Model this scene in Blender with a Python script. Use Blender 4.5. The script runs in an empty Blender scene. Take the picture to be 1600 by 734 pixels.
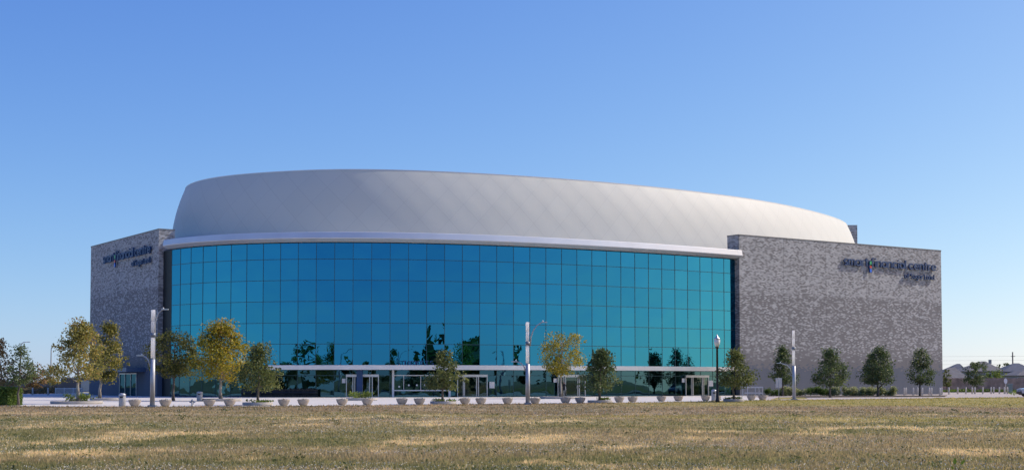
import bpy, bmesh, math, random
import numpy as np
from mathutils import Vector, Matrix

R = math.radians
scene = bpy.context.scene
COL = scene.collection

# ------------------------------------------------------------------ camera
F_PX, HORIZON, EYE, TILT = 2200.0, 598.0, 1.6, R(2.6)      # in pixels of the 1600-wide photograph
PY = HORIZON - F_PX * math.tan(TILT)
cam_data = bpy.data.cameras.new('camera')
cam = bpy.data.objects.new('camera', cam_data)
COL.objects.link(cam)
cam.location = (0, 0, EYE)
cam.rotation_euler = (R(90) + TILT, 0, 0)
cam_data.sensor_width = 36.0
cam_data.lens = 36.0 * F_PX / 1600.0
cam_data.shift_y = (PY - 367.0) / 1600.0
cam_data.clip_start = 0.5
cam_data.clip_end = 9000
scene.camera = cam

# ------------------------------------------------------------------ light
SUN_AZ, SUN_EL = R(104.5), R(43)          # azimuth measured from the camera's back (-Y) towards +X
sun_dir = Vector((math.sin(SUN_AZ) * math.cos(SUN_EL), -math.cos(SUN_AZ) * math.cos(SUN_EL), math.sin(SUN_EL)))
world = bpy.data.worlds.new('World')
scene.world = world
world.use_nodes = True
wn = world.node_tree
sky = wn.nodes.new('ShaderNodeTexSky')
sky.sky_type = 'NISHITA'
sky.sun_disc = False
sky.sun_elevation = SUN_EL
sky.sun_rotation = math.atan2(sun_dir.x, sun_dir.y)
sky.altitude = 0
sky.air_density = 0.8
sky.dust_density = 1.2
sky.ozone_density = 6.0
bg = wn.nodes['Background']
bg.inputs['Strength'].default_value = 0.127
# look the model up a little above the true direction: the murky last two degrees at the horizon stay out
tcs = wn.nodes.new('ShaderNodeTexCoord')
vadd = wn.nodes.new('ShaderNodeVectorMath'); vadd.operation = 'ADD'; vadd.inputs[1].default_value = (0, 0, 0.035)
vnor = wn.nodes.new('ShaderNodeVectorMath'); vnor.operation = 'NORMALIZE'
wn.links.new(tcs.outputs['Generated'], vadd.inputs[0]); wn.links.new(vadd.outputs[0], vnor.inputs[0]); wn.links.new(vnor.outputs[0], sky.inputs['Vector'])
# a slightly deeper, cleaner blue than the bare model gives
sepc = wn.nodes.new('ShaderNodeSeparateColor'); wn.links.new(sky.outputs[0], sepc.inputs[0])
comc = wn.nodes.new('ShaderNodeCombineColor')
for ch, (g_, k_) in enumerate(((1.58, 0.90), (1.28, 0.985), (0.6, 2.60))):
    pw = wn.nodes.new('ShaderNodeMath'); pw.operation = 'POWER'; pw.inputs[1].default_value = g_
    ml = wn.nodes.new('ShaderNodeMath'); ml.operation = 'MULTIPLY'; ml.inputs[1].default_value = k_
    wn.links.new(sepc.outputs[ch], pw.inputs[0]); wn.links.new(pw.outputs[0], ml.inputs[0]); wn.links.new(ml.outputs[0], comc.inputs[ch])
wn.links.new(comc.outputs[0], bg.inputs['Color'])
sl = bpy.data.lights.new('sun', 'SUN')
sl.energy = 3.5
sl.angle = R(0.5)
sl.color = (1.0, 0.965, 0.86)
so = bpy.data.objects.new('sun', sl)
COL.objects.link(so)
so.rotation_euler = (-sun_dir).to_track_quat('-Z', 'Y').to_euler()
so.location = (80, 40, 80)
vs = scene.view_settings
vs.view_transform = 'Standard'
vs.look = 'None'
vs.exposure = 0.0
vs.gamma = 1.0
vs.use_curve_mapping = False
scene.cycles.max_bounces = 6
scene.cycles.glossy_bounces = 4
scene.cycles.transparent_max_bounces = 12
scene.cycles.caustics_reflective = False
scene.cycles.caustics_refractive = False
scene.cycles.use_denoising = True

# ------------------------------------------------------------------ placing: a pixel of the photograph at a depth -> a point of the place
CT, ST = math.cos(TILT), math.sin(TILT)
def ray(px, py):
    v = PY - py
    return Vector((px - 800.0, F_PX * CT - v * ST, F_PX * ST + v * CT))
def world_at(px, py, Y):
    d = ray(px, py)
    return Vector((0, 0, EYE)) + d * (Y / d.y)
def ground_at(px, py):
    d = ray(px, py)
    t = -EYE / d.z
    return Vector((d.x * t, d.y * t, 0))
def x_at(px, Y, z=3.0):
    # lateral position of a pixel column at depth Y
    return (px - 800.0) * (Y * CT + (z - EYE) * ST) / F_PX

# ------------------------------------------------------------------ materials
def mat(name):
    m = bpy.data.materials.new(name)
    m.use_nodes = True
    nt = m.node_tree
    b = nt.nodes['Principled BSDF']
    return m, nt, b
def N(nt, t, **kw):
    n = nt.nodes.new(t)
    for k, v in kw.items():
        setattr(n, k, v)
    return n
def L(nt, a, b):
    nt.links.new(a, b)
def math_(nt, op, a, b=None, c=None, clamp=False):
    n = N(nt, 'ShaderNodeMath', operation=op)
    n.use_clamp = clamp
    for i, v in enumerate((a, b, c)):
        if v is None: continue
        if isinstance(v, (int, float)): n.inputs[i].default_value = v
        else: L(nt, v, n.inputs[i])
    return n.outputs[0]
def mixc(nt, fac, a, b):
    n = N(nt, 'ShaderNodeMix', data_type='RGBA')
    if isinstance(fac, (int, float)): n.inputs[0].default_value = fac
    else: L(nt, fac, n.inputs[0])
    for i, v in ((6, a), (7, b)):
        if isinstance(v, tuple): n.inputs[i].default_value = (*v[:3], 1)
        else: L(nt, v, n.inputs[i])
    return n.outputs[2]
def ramp(nt, fac, stops, interp='LINEAR'):
    n = N(nt, 'ShaderNodeValToRGB')
    cr = n.color_ramp
    cr.interpolation = interp
    while len(cr.elements) < len(stops): cr.elements.new(0.5)
    for e, (p, c) in zip(cr.elements, stops):
        e.position = p
        e.color = (*c, 1) if isinstance(c, tuple) else (c, c, c, 1)
    L(nt, fac, n.inputs[0])
    return n.outputs[0]
def noise(nt, vec, scale, detail=3.0, rough=0.55):
    n = N(nt, 'ShaderNodeTexNoise')
    n.inputs['Scale'].default_value = scale
    n.inputs['Detail'].default_value = detail
    n.inputs['Roughness'].default_value = rough
    if vec is not None: L(nt, vec, n.inputs['Vector'])
    return n.outputs[0]
def objco(nt):
    return N(nt, 'ShaderNodeTexCoord').outputs['Object']
def mapping(nt, vec, scale=(1, 1, 1), loc=(0, 0, 0)):
    n = N(nt, 'ShaderNodeMapping')
    n.inputs['Scale'].default_value = scale
    n.inputs['Location'].default_value = loc
    L(nt, vec, n.inputs['Vector'])
    return n.outputs[0]

def plain(name, col, rough=0.6, metal=0.0, var=0.15, scale=4.0, bump=0.0):
    """a base colour with slight mottling of its own"""
    m, nt, b = mat(name)
    co = objco(nt)
    n = noise(nt, co, scale, 4)
    lo = tuple(c * (1 - var) for c in col); hi = tuple(min(1, c * (1 + var)) for c in col)
    L(nt, ramp(nt, n, [(0.3, lo), (0.7, hi)]), b.inputs['Base Color'])
    b.inputs['Roughness'].default_value = rough
    b.inputs['Metallic'].default_value = metal
    if bump:
        bn = N(nt, 'ShaderNodeBump')
        bn.inputs['Strength'].default_value = bump
        bn.inputs['Distance'].default_value = 0.02
        L(nt, noise(nt, co, scale * 8, 3), bn.inputs['Height'])
        L(nt, bn.outputs[0], b.inputs['Normal'])
    return m

M = {}
M['white_metal'] = plain('white_metal', (0.66, 0.67, 0.69), 0.38, 0.15, 0.06, 0.6)
M['band_metal'] = plain('band_metal', (0.64, 0.665, 0.69), 0.36, 0.35, 0.05, 0.4)
M['canopy_metal'] = plain('canopy_metal', (0.66, 0.68, 0.72), 0.35, 0.7, 0.06, 0.5)
M['silver'] = plain('silver', (0.55, 0.56, 0.57), 0.35, 0.6, 0.08, 3)
M['pole_grey'] = plain('pole_grey', (0.42, 0.44, 0.47), 0.45, 0.35, 0.08, 2)
M['diffuser'] = plain('diffuser', (0.86, 0.87, 0.88), 0.3, 0.0, 0.03, 2)
M['collar'] = plain('collar', (0.22, 0.25, 0.30), 0.5, 0.3, 0.1, 2)
M['black'] = plain('black', (0.012, 0.012, 0.014), 0.4, 0.2, 0.2, 4)
M['mullion_grey'] = plain('mullion_grey', (0.035, 0.085, 0.105), 0.4, 0.4, 0.1, 2)
M['dark_frame'] = plain('dark_frame', (0.010, 0.016, 0.022), 0.5, 0.2, 0.2, 2)
M['dark_interior'] = plain('dark_interior', (0.13, 0.13, 0.13), 0.8, 0, 0.45, 0.16)
M['roofing'] = plain('roofing', (0.55, 0.54, 0.52), 0.8, 0, 0.1, 0.4)
M['sign_blue'] = plain('sign_blue', (0.011, 0.052, 0.155), 0.45, 0.1, 0.15, 2)
M['emblem_green'] = plain('emblem_green', (0.05, 0.42, 0.16), 0.4, 0, 0.1, 2)
M['emblem_red'] = plain('emblem_red', (0.62, 0.07, 0.05), 0.4, 0, 0.1, 2)
M['emblem_blue'] = plain('emblem_blue', (0.02, 0.16, 0.75), 0.4, 0, 0.1, 2)
M['emblem_yellow'] = plain('emblem_yellow', (0.7, 0.45, 0.06), 0.4, 0, 0.1, 2)
M['paper'] = plain('paper', (0.75, 0.74, 0.74), 0.7, 0, 0.05, 6)
M['bowl'] = plain('bowl', (0.37, 0.32, 0.265), 0.85, 0, 0.16, 5, 0.3)
M['planter'] = plain('planter', (0.42, 0.395, 0.365), 0.85, 0, 0.12, 2, 0.2)
M['soil'] = plain('soil', (0.07, 0.055, 0.04), 0.95, 0, 0.35, 3, 0.5)
M['bark'] = plain('bark', (0.13, 0.11, 0.09), 0.9, 0, 0.3, 6, 0.5)
M['pale_bark'] = plain('pale_bark', (0.36, 0.33, 0.28), 0.9, 0, 0.3, 5, 0.4)
M['bin_metal'] = plain('bin_metal', (0.36, 0.365, 0.37), 0.7, 0.1, 0.1, 6)
M['concrete_post'] = plain('concrete_post', (0.56, 0.54, 0.50), 0.85, 0, 0.12, 6)
M['wood_fence'] = plain('wood_fence', (0.42, 0.29, 0.23), 0.9, 0, 0.35, 0.9)
M['shingle'] = plain('shingle', (0.15, 0.15, 0.16), 0.9, 0, 0.2, 1.2)
M['shingle_dark'] = plain('shingle_dark', (0.085, 0.10, 0.14), 0.9, 0, 0.2, 1.2)
M['house_wall'] = plain('house_wall', (0.30, 0.31, 0.31), 0.85, 0, 0.1, 0.5)
M['window_dark'] = plain('window_dark', (0.03, 0.035, 0.045), 0.15, 0, 0.2, 1)
M['util_green'] = plain('util_green', (0.17, 0.23, 0.22), 0.6, 0.1, 0.1, 2)
M['far_wall'] = plain('far_wall', (0.12, 0.125, 0.15), 0.8, 0, 0.15, 0.2)
M['car_paint'] = plain('car_paint', (0.42, 0.47, 0.56), 0.25, 0.5, 0.04, 1)
M['rubber'] = plain('rubber', (0.02, 0.02, 0.02), 0.85, 0, 0.2, 6)
M['lamp_glass'] = plain('lamp_glass', (0.72, 0.72, 0.70), 0.2, 0, 0.05, 3)
M['skin'] = plain('skin', (0.42, 0.26, 0.18), 0.6, 0, 0.1, 6)
M['dark_cloth'] = plain('dark_cloth', (0.018, 0.018, 0.026), 0.9, 0, 0.3, 9)
M['pole_wood'] = plain('pole_wood', (0.16, 0.13, 0.11), 0.9, 0, 0.3, 1)

# concrete plaza with joints and stains
def mk_concrete():
    m, nt, b = mat('plaza_concrete')
    co = objco(nt)
    n1 = noise(nt, co, 0.12, 5, 0.6)
    n2 = noise(nt, co, 2.2, 5, 0.65)
    s = math_(nt, 'ADD', math_(nt, 'MULTIPLY', n1, 0.6), math_(nt, 'MULTIPLY', n2, 0.4))
    base = ramp(nt, s, [(0.3, (0.50, 0.48, 0.45)), (0.7, (0.66, 0.64, 0.61))])
    br = N(nt, 'ShaderNodeTexBrick')
    br.inputs['Scale'].default_value = 1.0
    br.inputs['Brick Width'].default_value = 3.0
    br.inputs['Row Height'].default_value = 3.0
    br.inputs['Mortar Size'].default_value = 0.02
    br.offset = 0.0
    L(nt, co, br.inputs['Vector'])
    L(nt, mixc(nt, math_(nt, 'MULTIPLY', br.outputs['Fac'], 0.5), base, (0.25, 0.24, 0.22)), b.inputs['Base Color'])
    b.inputs['Roughness'].default_value = 0.85
    return m
M['concrete'] = mk_concrete()
def mk_drive():
    m, nt, b = mat('drive_paving')
    co = objco(nt)
    n2 = noise(nt, co, 0.5, 6, 0.65)
    L(nt, ramp(nt, n2, [(0.3, (0.36, 0.32, 0.30)), (0.7, (0.47, 0.42, 0.40))]), b.inputs['Base Color'])
    b.inputs['Roughness'].default_value = 0.9
    return m
M['drive'] = mk_drive()

# grass: straw, green and grey-brown patches; the same function colours the ground and the tufts on it
def grass_colour(nt, jitter):
    geo = N(nt, 'ShaderNodeNewGeometry')
    co = geo.outputs['Position']
    a = noise(nt, mapping(nt, co, (0.085, 0.075, 0.0), (3.1, 7.7, 0)), 1.0, 6, 0.68)     # green <-> dry
    s = noise(nt, mapping(nt, co, (0.15, 0.115, 0.0), (21.3, 2.9, 0)), 1.0, 7, 0.70)      # straw patches
    g = noise(nt, mapping(nt, co, (0.9, 1.1, 0.0), (5.3, 12.9, 0)), 1.0, 3, 0.6)
    sp0 = N(nt, 'ShaderNodeSeparateXYZ'); L(nt, co, sp0.inputs[0])
    west = math_(nt, 'MULTIPLY', math_(nt, 'MULTIPLY', math_(nt, 'DIVIDE', math_(nt, 'SUBTRACT', -3.0, sp0.outputs[0]), 22.0, clamp=True), math_(nt, 'DIVIDE', math_(nt, 'SUBTRACT', 62.0, sp0.outputs[1]), 25.0, clamp=True)), 0.24)
    a = math_(nt, 'SUBTRACT', a, west)
    base = ramp(nt, a, [(0.36, (0.085, 0.115, 0.032)), (0.43, (0.150, 0.160, 0.055)), (0.48, (0.230, 0.200, 0.090)), (0.60, (0.300, 0.240, 0.140))])
    fine = mixc(nt, math_(nt, 'MULTIPLY', g, 0.6), base, (0.40, 0.325, 0.17))
    sf = ramp(nt, math_(nt, 'ADD', s, math_(nt, 'MULTIPLY', math_(nt, 'SUBTRACT', g, 0.5), 0.16)), [(0.535, 0.0), (0.595, 1.0)])
    col = mixc(nt, sf, fine, (0.60, 0.475, 0.25))
    # strips that get watered and mown: beside the driveway, and one further out; between them worn brownish turf
    sep = N(nt, 'ShaderNodeSeparateXYZ'); L(nt, co, sep.inputs[0])
    sx, sy = sep.outputs[0], sep.outputs[1]
    wob = math_(nt, 'MULTIPLY', math_(nt, 'SUBTRACT', noise(nt, mapping(nt, co, (0.06, 0.10, 0.0), (9.0, 4.0, 0)), 1.0, 5, 0.65), 0.5), 34.0)
    syw = math_(nt, 'ADD', sy, wob); sxw = math_(nt, 'ADD', sx, wob)
    def ss(v, lo, hi): return math_(nt, 'DIVIDE', math_(nt, 'SUBTRACT', v, lo), hi - lo, clamp=True)
    m1 = math_(nt, 'MULTIPLY', ss(sxw, 6.0, 22.0), ss(syw, 92.0, 106.0))
    line2 = math_(nt, 'SUBTRACT', syw, math_(nt, 'SUBTRACT', 71.0, math_(nt, 'MULTIPLY', sx, 0.45)))
    m2 = math_(nt, 'MULTIPLY', math_(nt, 'SUBTRACT', 1.0, math_(nt, 'DIVIDE', math_(nt, 'ABSOLUTE', line2), 7.0, clamp=True)), ss(sx, -22.0, 2.0))
    worn = math_(nt, 'MULTIPLY', math_(nt, 'MULTIPLY', ss(syw, 66.0, 80.0), math_(nt, 'SUBTRACT', 1.0, m1)), 0.62)
    col = mixc(nt, worn, col, mixc(nt, g, (0.175, 0.130, 0.082), (0.30, 0.225, 0.145)))
    mow = math_(nt, 'MAXIMUM', m1, math_(nt, 'MULTIPLY', m2, 0.9))
    mowc = mixc(nt, g, (0.20, 0.19, 0.045), (0.42, 0.36, 0.10))
    col = mixc(nt, math_(nt, 'MULTIPLY', mow, 0.8), col, mowc)
    return col
def mk_grass(name, blade):
    m, nt, b = mat(name)
    c = grass_colour(nt, 0)
    if blade:
        at = N(nt, 'ShaderNodeAttribute'); at.attribute_name = 'tint'
        hsv = N(nt, 'ShaderNodeHueSaturation')
        L(nt, c, hsv.inputs['Color'])
        L(nt, math_(nt, 'ADD', math_(nt, 'MULTIPLY', at.outputs['Fac'], 0.9), 0.95), hsv.inputs['Value'])
        L(nt, math_(nt, 'ADD', math_(nt, 'MULTIPLY', at.outputs['Fac'], -0.03), 0.515), hsv.inputs['Hue'])
        L(nt, hsv.outputs[0], b.inputs['Base Color'])
        tl_ = N(nt, 'ShaderNodeBsdfTranslucent'); L(nt, hsv.outputs[0], tl_.inputs['Color'])
        mx = N(nt, 'ShaderNodeMixShader'); mx.inputs[0].default_value = 0.5
        L(nt, b.outputs[0], mx.inputs[1]); L(nt, tl_.outputs[0], mx.inputs[2]); L(nt, mx.outputs[0], nt.nodes['Material Output'].inputs['Surface'])
    else:
        co = N(nt, 'ShaderNodeNewGeometry').outputs['Position']
        f = noise(nt, co, 9.0, 4, 0.7)
        L(nt, mixc(nt, math_(nt, 'MULTIPLY', f, 0.55), c, (0.22, 0.175, 0.095)), b.inputs['Base Color'])
        bn = N(nt, 'ShaderNodeBump')
        bn.inputs['Strength'].default_value = 0.7
        bn.inputs['Distance'].default_value = 0.06
        L(nt, noise(nt, co, 5.0, 5, 0.7), bn.inputs['Height'])
        L(nt, bn.outputs[0], b.inputs['Normal'])
    b.inputs['Roughness'].default_value = 0.9
    b.inputs['Specular IOR Level'].default_value = 0.15
    return m
M['grass_ground'] = mk_grass('grass_ground', False)
M['grass_blade'] = mk_grass('grass_blade', True)
M['flower_white'] = plain('flower_white', (0.66, 0.63, 0.54), 0.8, 0, 0.1, 8)

# far terrain
def mk_terrain():
    m, nt, b = mat('terrain_soil')
    co = objco(nt)
    L(nt, ramp(nt, noise(nt, co, 0.02, 5), [(0.3, (0.16, 0.17, 0.08)), (0.7, (0.33, 0.28, 0.16))]), b.inputs['Base Color'])
    b.inputs['Roughness'].default_value = 0.95
    return m
M['terrain'] = mk_terrain()

# mottled brick: every block a grey of its own; the share of pale blocks is different in four courses of the wall
def mk_brick():
    m, nt, b = mat('mottled_brick')
    co = objco(nt)
    sep = N(nt, 'ShaderNodeSeparateXYZ'); L(nt, co, sep.inputs[0])
    u = math_(nt, 'ADD', sep.outputs[0], sep.outputs[1])
    z = sep.outputs[2]
    row = math_(nt, 'FLOOR', math_(nt, 'DIVIDE', z, 0.13))
    shift = math_(nt, 'MULTIPLY', math_(nt, 'MODULO', row, 2.0), 0.5)
    cell = math_(nt, 'FLOOR', math_(nt, 'ADD', math_(nt, 'DIVIDE', u, 0.36), shift))
    cv = N(nt, 'ShaderNodeCombineXYZ'); L(nt, cell, cv.inputs[0]); L(nt, row, cv.inputs[1])
    wn_ = N(nt, 'ShaderNodeTexWhiteNoise'); wn_.noise_dimensions = '2D'; L(nt, cv.outputs[0], wn_.inputs['Vector'])
    uv = N(nt, 'ShaderNodeCombineXYZ'); L(nt, math_(nt, 'MULTIPLY', cell, 0.4), uv.inputs[0]); L(nt, math_(nt, 'MULTIPLY', row, 0.33), uv.inputs[1])
    cl = noise(nt, uv.outputs[0], 1.0, 2, 0.5)
    v = math_(nt, 'ADD', math_(nt, 'MULTIPLY', wn_.outputs['Value'], 0.62), math_(nt, 'MULTIPLY', cl, 0.76))
    v = math_(nt, 'SUBTRACT', v, 0.19)          # about 0..1
    zw = math_(nt, 'ADD', z, math_(nt, 'MULTIPLY', math_(nt, 'SUBTRACT', wn_.outputs['Value'], 0.5), 1.2))
    share = ramp(nt, math_(nt, 'DIVIDE', zw, 21.0), [(0.0, 0.0), (0.19, 0.36), (0.25, 0.49), (0.63, 0.70)], 'CONSTANT')
    pale = math_(nt, 'GREATER_THAN', share, v)
    # soft step so that neighbouring blocks are not all alike
    t = math_(nt, 'MULTIPLY', math_(nt, 'SUBTRACT', share, v), 5.0, clamp=True)
    darkc = ramp(nt, math_(nt, 'DIVIDE', zw, 21.0), [(0.0, (0.092, 0.108, 0.145)), (0.175, (0.15, 0.148, 0.158)), (0.25, (0.168, 0.165, 0.172)), (0.63, (0.178, 0.176, 0.182))], 'CONSTANT')
    palec = ramp(nt, wn_.outputs['Color'], [(0.2, (0.315, 0.318, 0.325)), (0.8, (0.435, 0.44, 0.45))])
    fz = math_(nt, 'FRACT', math_(nt, 'DIVIDE', z, 0.13))
    mort = math_(nt, 'LESS_THAN', fz, 0.07)
    col = mixc(nt, t, darkc, palec)
    col = mixc(nt, math_(nt, 'MULTIPLY', mort, 0.3), col, (0.15, 0.148, 0.146))
    joint = math_(nt, 'LESS_THAN', math_(nt, 'FRACT', math_(nt, 'DIVIDE', u, 7.9)), 0.007)
    col = mixc(nt, math_(nt, 'MULTIPLY', joint, 0.7), col, (0.09, 0.09, 0.095))
    n2 = noise(nt, mapping(nt, co, (0.5, 0.5, 0.06)), 1.0, 4)
    hs = N(nt, 'ShaderNodeHueSaturation'); L(nt, col, hs.inputs['Color'])
    L(nt, math_(nt, 'ADD', math_(nt, 'MULTIPLY', n2, 0.3), 0.85), hs.inputs['Value'])
    L(nt, hs.outputs[0], b.inputs['Base Color'])
    b.inputs['Roughness'].default_value = 0.8
    return m
M['brick'] = mk_brick()
M['coping'] = plain('coping', (0.20, 0.20, 0.20), 0.5, 0.3, 0.1, 1)

# drum roof: satin metal shingles laid in diamonds, UV in metres
def mk_drum():
    m, nt, b = mat('satin_metal_shingles')
    uvn = N(nt, 'ShaderNodeUVMap'); uvn.uv_map = 'UVMap'
    sep = N(nt, 'ShaderNodeSeparateXYZ'); L(nt, uvn.outputs[0], sep.inputs[0])
    def fam(su, sv, off):
        return math_(nt, 'ADD', math_(nt, 'ADD', math_(nt, 'MULTIPLY', sep.outputs[0], su), math_(nt, 'MULTIPLY', sep.outputs[1], sv)), off)
    p = fam(1 / 3.6, 1 / 4.0, 0.0); q = fam(1 / 3.6, -1 / 4.0, 0.3)
    def seam(p, w):
        return math_(nt, 'LESS_THAN', math_(nt, 'FRACT', p), w)
    s = math_(nt, 'MAXIMUM', seam(p, 0.016), seam(q, 0.012))
    pf = math_(nt, 'FLOOR', p); qf = math_(nt, 'FLOOR', q)
    cv = N(nt, 'ShaderNodeCombineXYZ'); L(nt, pf, cv.inputs[0]); L(nt, qf, cv.inputs[1])
    w = N(nt, 'ShaderNodeTexWhiteNoise'); w.noise_dimensions = '2D'; L(nt, cv.outputs[0], w.inputs['Vector'])
    base = ramp(nt, w.outputs['Value'], [(0.0, (0.575, 0.588, 0.548)), (1.0, (0.595, 0.608, 0.568))])
    stain = noise(nt, mapping(nt, uvn.outputs[0], (0.5, 0.08, 1)), 1.0, 4)
    base = mixc(nt, math_(nt, 'MULTIPLY', stain, 0.25), base, (0.53, 0.535, 0.505))
    L(nt, mixc(nt, math_(nt, 'MULTIPLY', s, 0.28), base, (0.26, 0.26, 0.26)), b.inputs['Base Color'])
    b.inputs['Metallic'].default_value = 0.0
    b.inputs['Roughness'].default_value = 0.55
    b.inputs['Specular IOR Level'].default_value = 0.35
    # slight pillowing of each shingle
    sp = math_(nt, 'SINE', math_(nt, 'MULTIPLY', p, 2 * math.pi)); sq = math_(nt, 'SINE', math_(nt, 'MULTIPLY', q, 2 * math.pi))
    h = math_(nt, 'ADD', math_(nt, 'ADD', sp, sq), math_(nt, 'MULTIPLY', noise(nt, uvn.outputs[0], 0.7, 3), 2.2))
    bn = N(nt, 'ShaderNodeBump'); bn.inputs['Strength'].default_value = 1.0; bn.inputs['Distance'].default_value = 0.005
    L(nt, h, bn.inputs['Height']); L(nt, bn.outputs[0], b.inputs['Normal'])
    return m
M['drum'] = mk_drum()

# coated glass: mirrors the sky with a teal tint, lets a little of the dark interior through
def mk_glass(name, refl, trans, fac):
    m = bpy.data.materials.new(name); m.use_nodes = True
    nt = m.node_tree; nt.nodes.remove(nt.nodes['Principled BSDF'])
    out = nt.nodes['Material Output']
    geo = N(nt, 'ShaderNodeNewGeometry')
    co = geo.outputs['Position']
    gl = N(nt, 'ShaderNodeBsdfGlossy')
    oi = N(nt, 'ShaderNodeObjectInfo'); sp_ = N(nt, 'ShaderNodeSeparateXYZ'); L(nt, co, sp_.inputs[0])
    wv = N(nt, 'ShaderNodeTexWhiteNoise'); wv.noise_dimensions = '2D'
    cb = N(nt, 'ShaderNodeCombineXYZ'); L(nt, math_(nt, 'MULTIPLY', oi.outputs['Random'], 57.0), cb.inputs[0]); L(nt, math_(nt, 'FLOOR', math_(nt, 'DIVIDE', math_(nt, 'SUBTRACT', sp_.outputs[2], 3.63), 2.41)), cb.inputs[1])
    L(nt, cb.outputs[0], wv.inputs['Vector'])
    L(nt, mixc(nt, wv.outputs['Value'], tuple(c * 0.95 for c in refl), tuple(c * 1.06 for c in refl)), gl.inputs['Color'])
    gl.inputs['Roughness'].default_value = 0.0
    tr = N(nt, 'ShaderNodeBsdfTransparent'); tr.inputs['Color'].default_value = (*trans, 1)
    bn = N(nt, 'ShaderNodeBump'); bn.inputs['Strength'].default_value = 1.0; bn.inputs['Distance'].default_value = 0.025
    L(nt, noise(nt, co, 0.33, 1.5, 0.4), bn.inputs['Height'])
    L(nt, bn.outputs[0], gl.inputs['Normal'])
    mx = N(nt, 'ShaderNodeMixShader'); mx.inputs[0].default_value = fac
    L(nt, tr.outputs[0], mx.inputs[1]); L(nt, gl.outputs[0], mx.inputs[2]); L(nt, mx.outputs[0], out.inputs['Surface'])
    return m
M['teal_glass'] = mk_glass('teal_glass', (0.034, 0.258, 0.445), (0.06, 0.30, 0.38), 0.76)
M['shop_glass'] = mk_glass('shop_glass', (0.075, 0.20, 0.27), (0.20, 0.36, 0.38), 0.5)
M['door_glass'] = mk_glass('door_glass', (0.16, 0.25, 0.26), (0.25, 0.38, 0.38), 0.3)

# foliage: every leaf carries a tint of its own
def mk_leaf(name, stops, transl=0.45):
    m = bpy.data.materials.new(name); m.use_nodes = True
    nt = m.node_tree; nt.nodes.remove(nt.nodes['Principled BSDF'])
    out = nt.nodes['Material Output']
    at = N(nt, 'ShaderNodeAttribute'); at.attribute_name = 'tint'
    c = ramp(nt, at.outputs['Fac'], stops)
    d = N(nt, 'ShaderNodeBsdfPrincipled'); d.inputs['Roughness'].default_value = 0.5; d.inputs['Specular IOR Level'].default_value = 0.35
    L(nt, c, d.inputs['Base Color'])
    t = N(nt, 'ShaderNodeBsdfTranslucent'); L(nt, c, t.inputs['Color'])
    mx = N(nt, 'ShaderNodeMixShader'); mx.inputs[0].default_value = transl
    L(nt, d.outputs[0], mx.inputs[1]); L(nt, t.outputs[0], mx.inputs[2]); L(nt, mx.outputs[0], out.inputs['Surface'])
    return m
LEAF = {
    'oak': mk_leaf('oak_leaves', [(0, (0.068, 0.091, 0.031)), (0.6, (0.149, 0.179, 0.052)), (1, (0.270, 0.280, 0.086))]),
    'darkoak': mk_leaf('dark_oak_leaves', [(0, (0.050, 0.084, 0.038)), (0.7, (0.121, 0.167, 0.061)), (1, (0.236, 0.272, 0.101))]),
    'autumn': mk_leaf('autumn_leaves', [(0, (0.128, 0.143, 0.038)), (0.5, (0.329, 0.299, 0.075)), (0.8, (0.493, 0.374, 0.105)), (1, (0.448, 0.224, 0.075))]),
    'yellow': mk_leaf('yellow_leaves', [(0, (0.111, 0.130, 0.019)), (0.5, (0.325, 0.286, 0.029)), (0.8, (0.546, 0.416, 0.039)), (1, (0.364, 0.182, 0.033))]),
    'olive': mk_leaf('olive_leaves', [(0, (0.041, 0.060, 0.018)), (0.55, (0.172, 0.172, 0.036)), (1, (0.538, 0.448, 0.105))]),
    'rust': mk_leaf('rust_leaves', [(0, (0.144, 0.111, 0.043)), (0.5, (0.355, 0.212, 0.085)), (1, (0.507, 0.355, 0.118))]),
    'hedge': mk_leaf('hedge_leaves', [(0, (0.058, 0.108, 0.023)), (1, (0.195, 0.293, 0.062))]),
    'bright': mk_leaf('bright_leaves', [(0, (0.102, 0.156, 0.026)), (1, (0.288, 0.360, 0.072))]),
    'varieg': mk_leaf('variegated_leaves', [(0, (0.140, 0.170, 0.060)), (0.5, (0.360, 0.400, 0.170)), (1, (0.600, 0.600, 0.380))]),
    'heath': mk_leaf('heath_leaves', [(0, (0.080, 0.075, 0.030)), (0.5, (0.150, 0.130, 0.050)), (1, (0.220, 0.150, 0.130))]),
}
# drifts of leaf pieces for what reads as one mass

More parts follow.
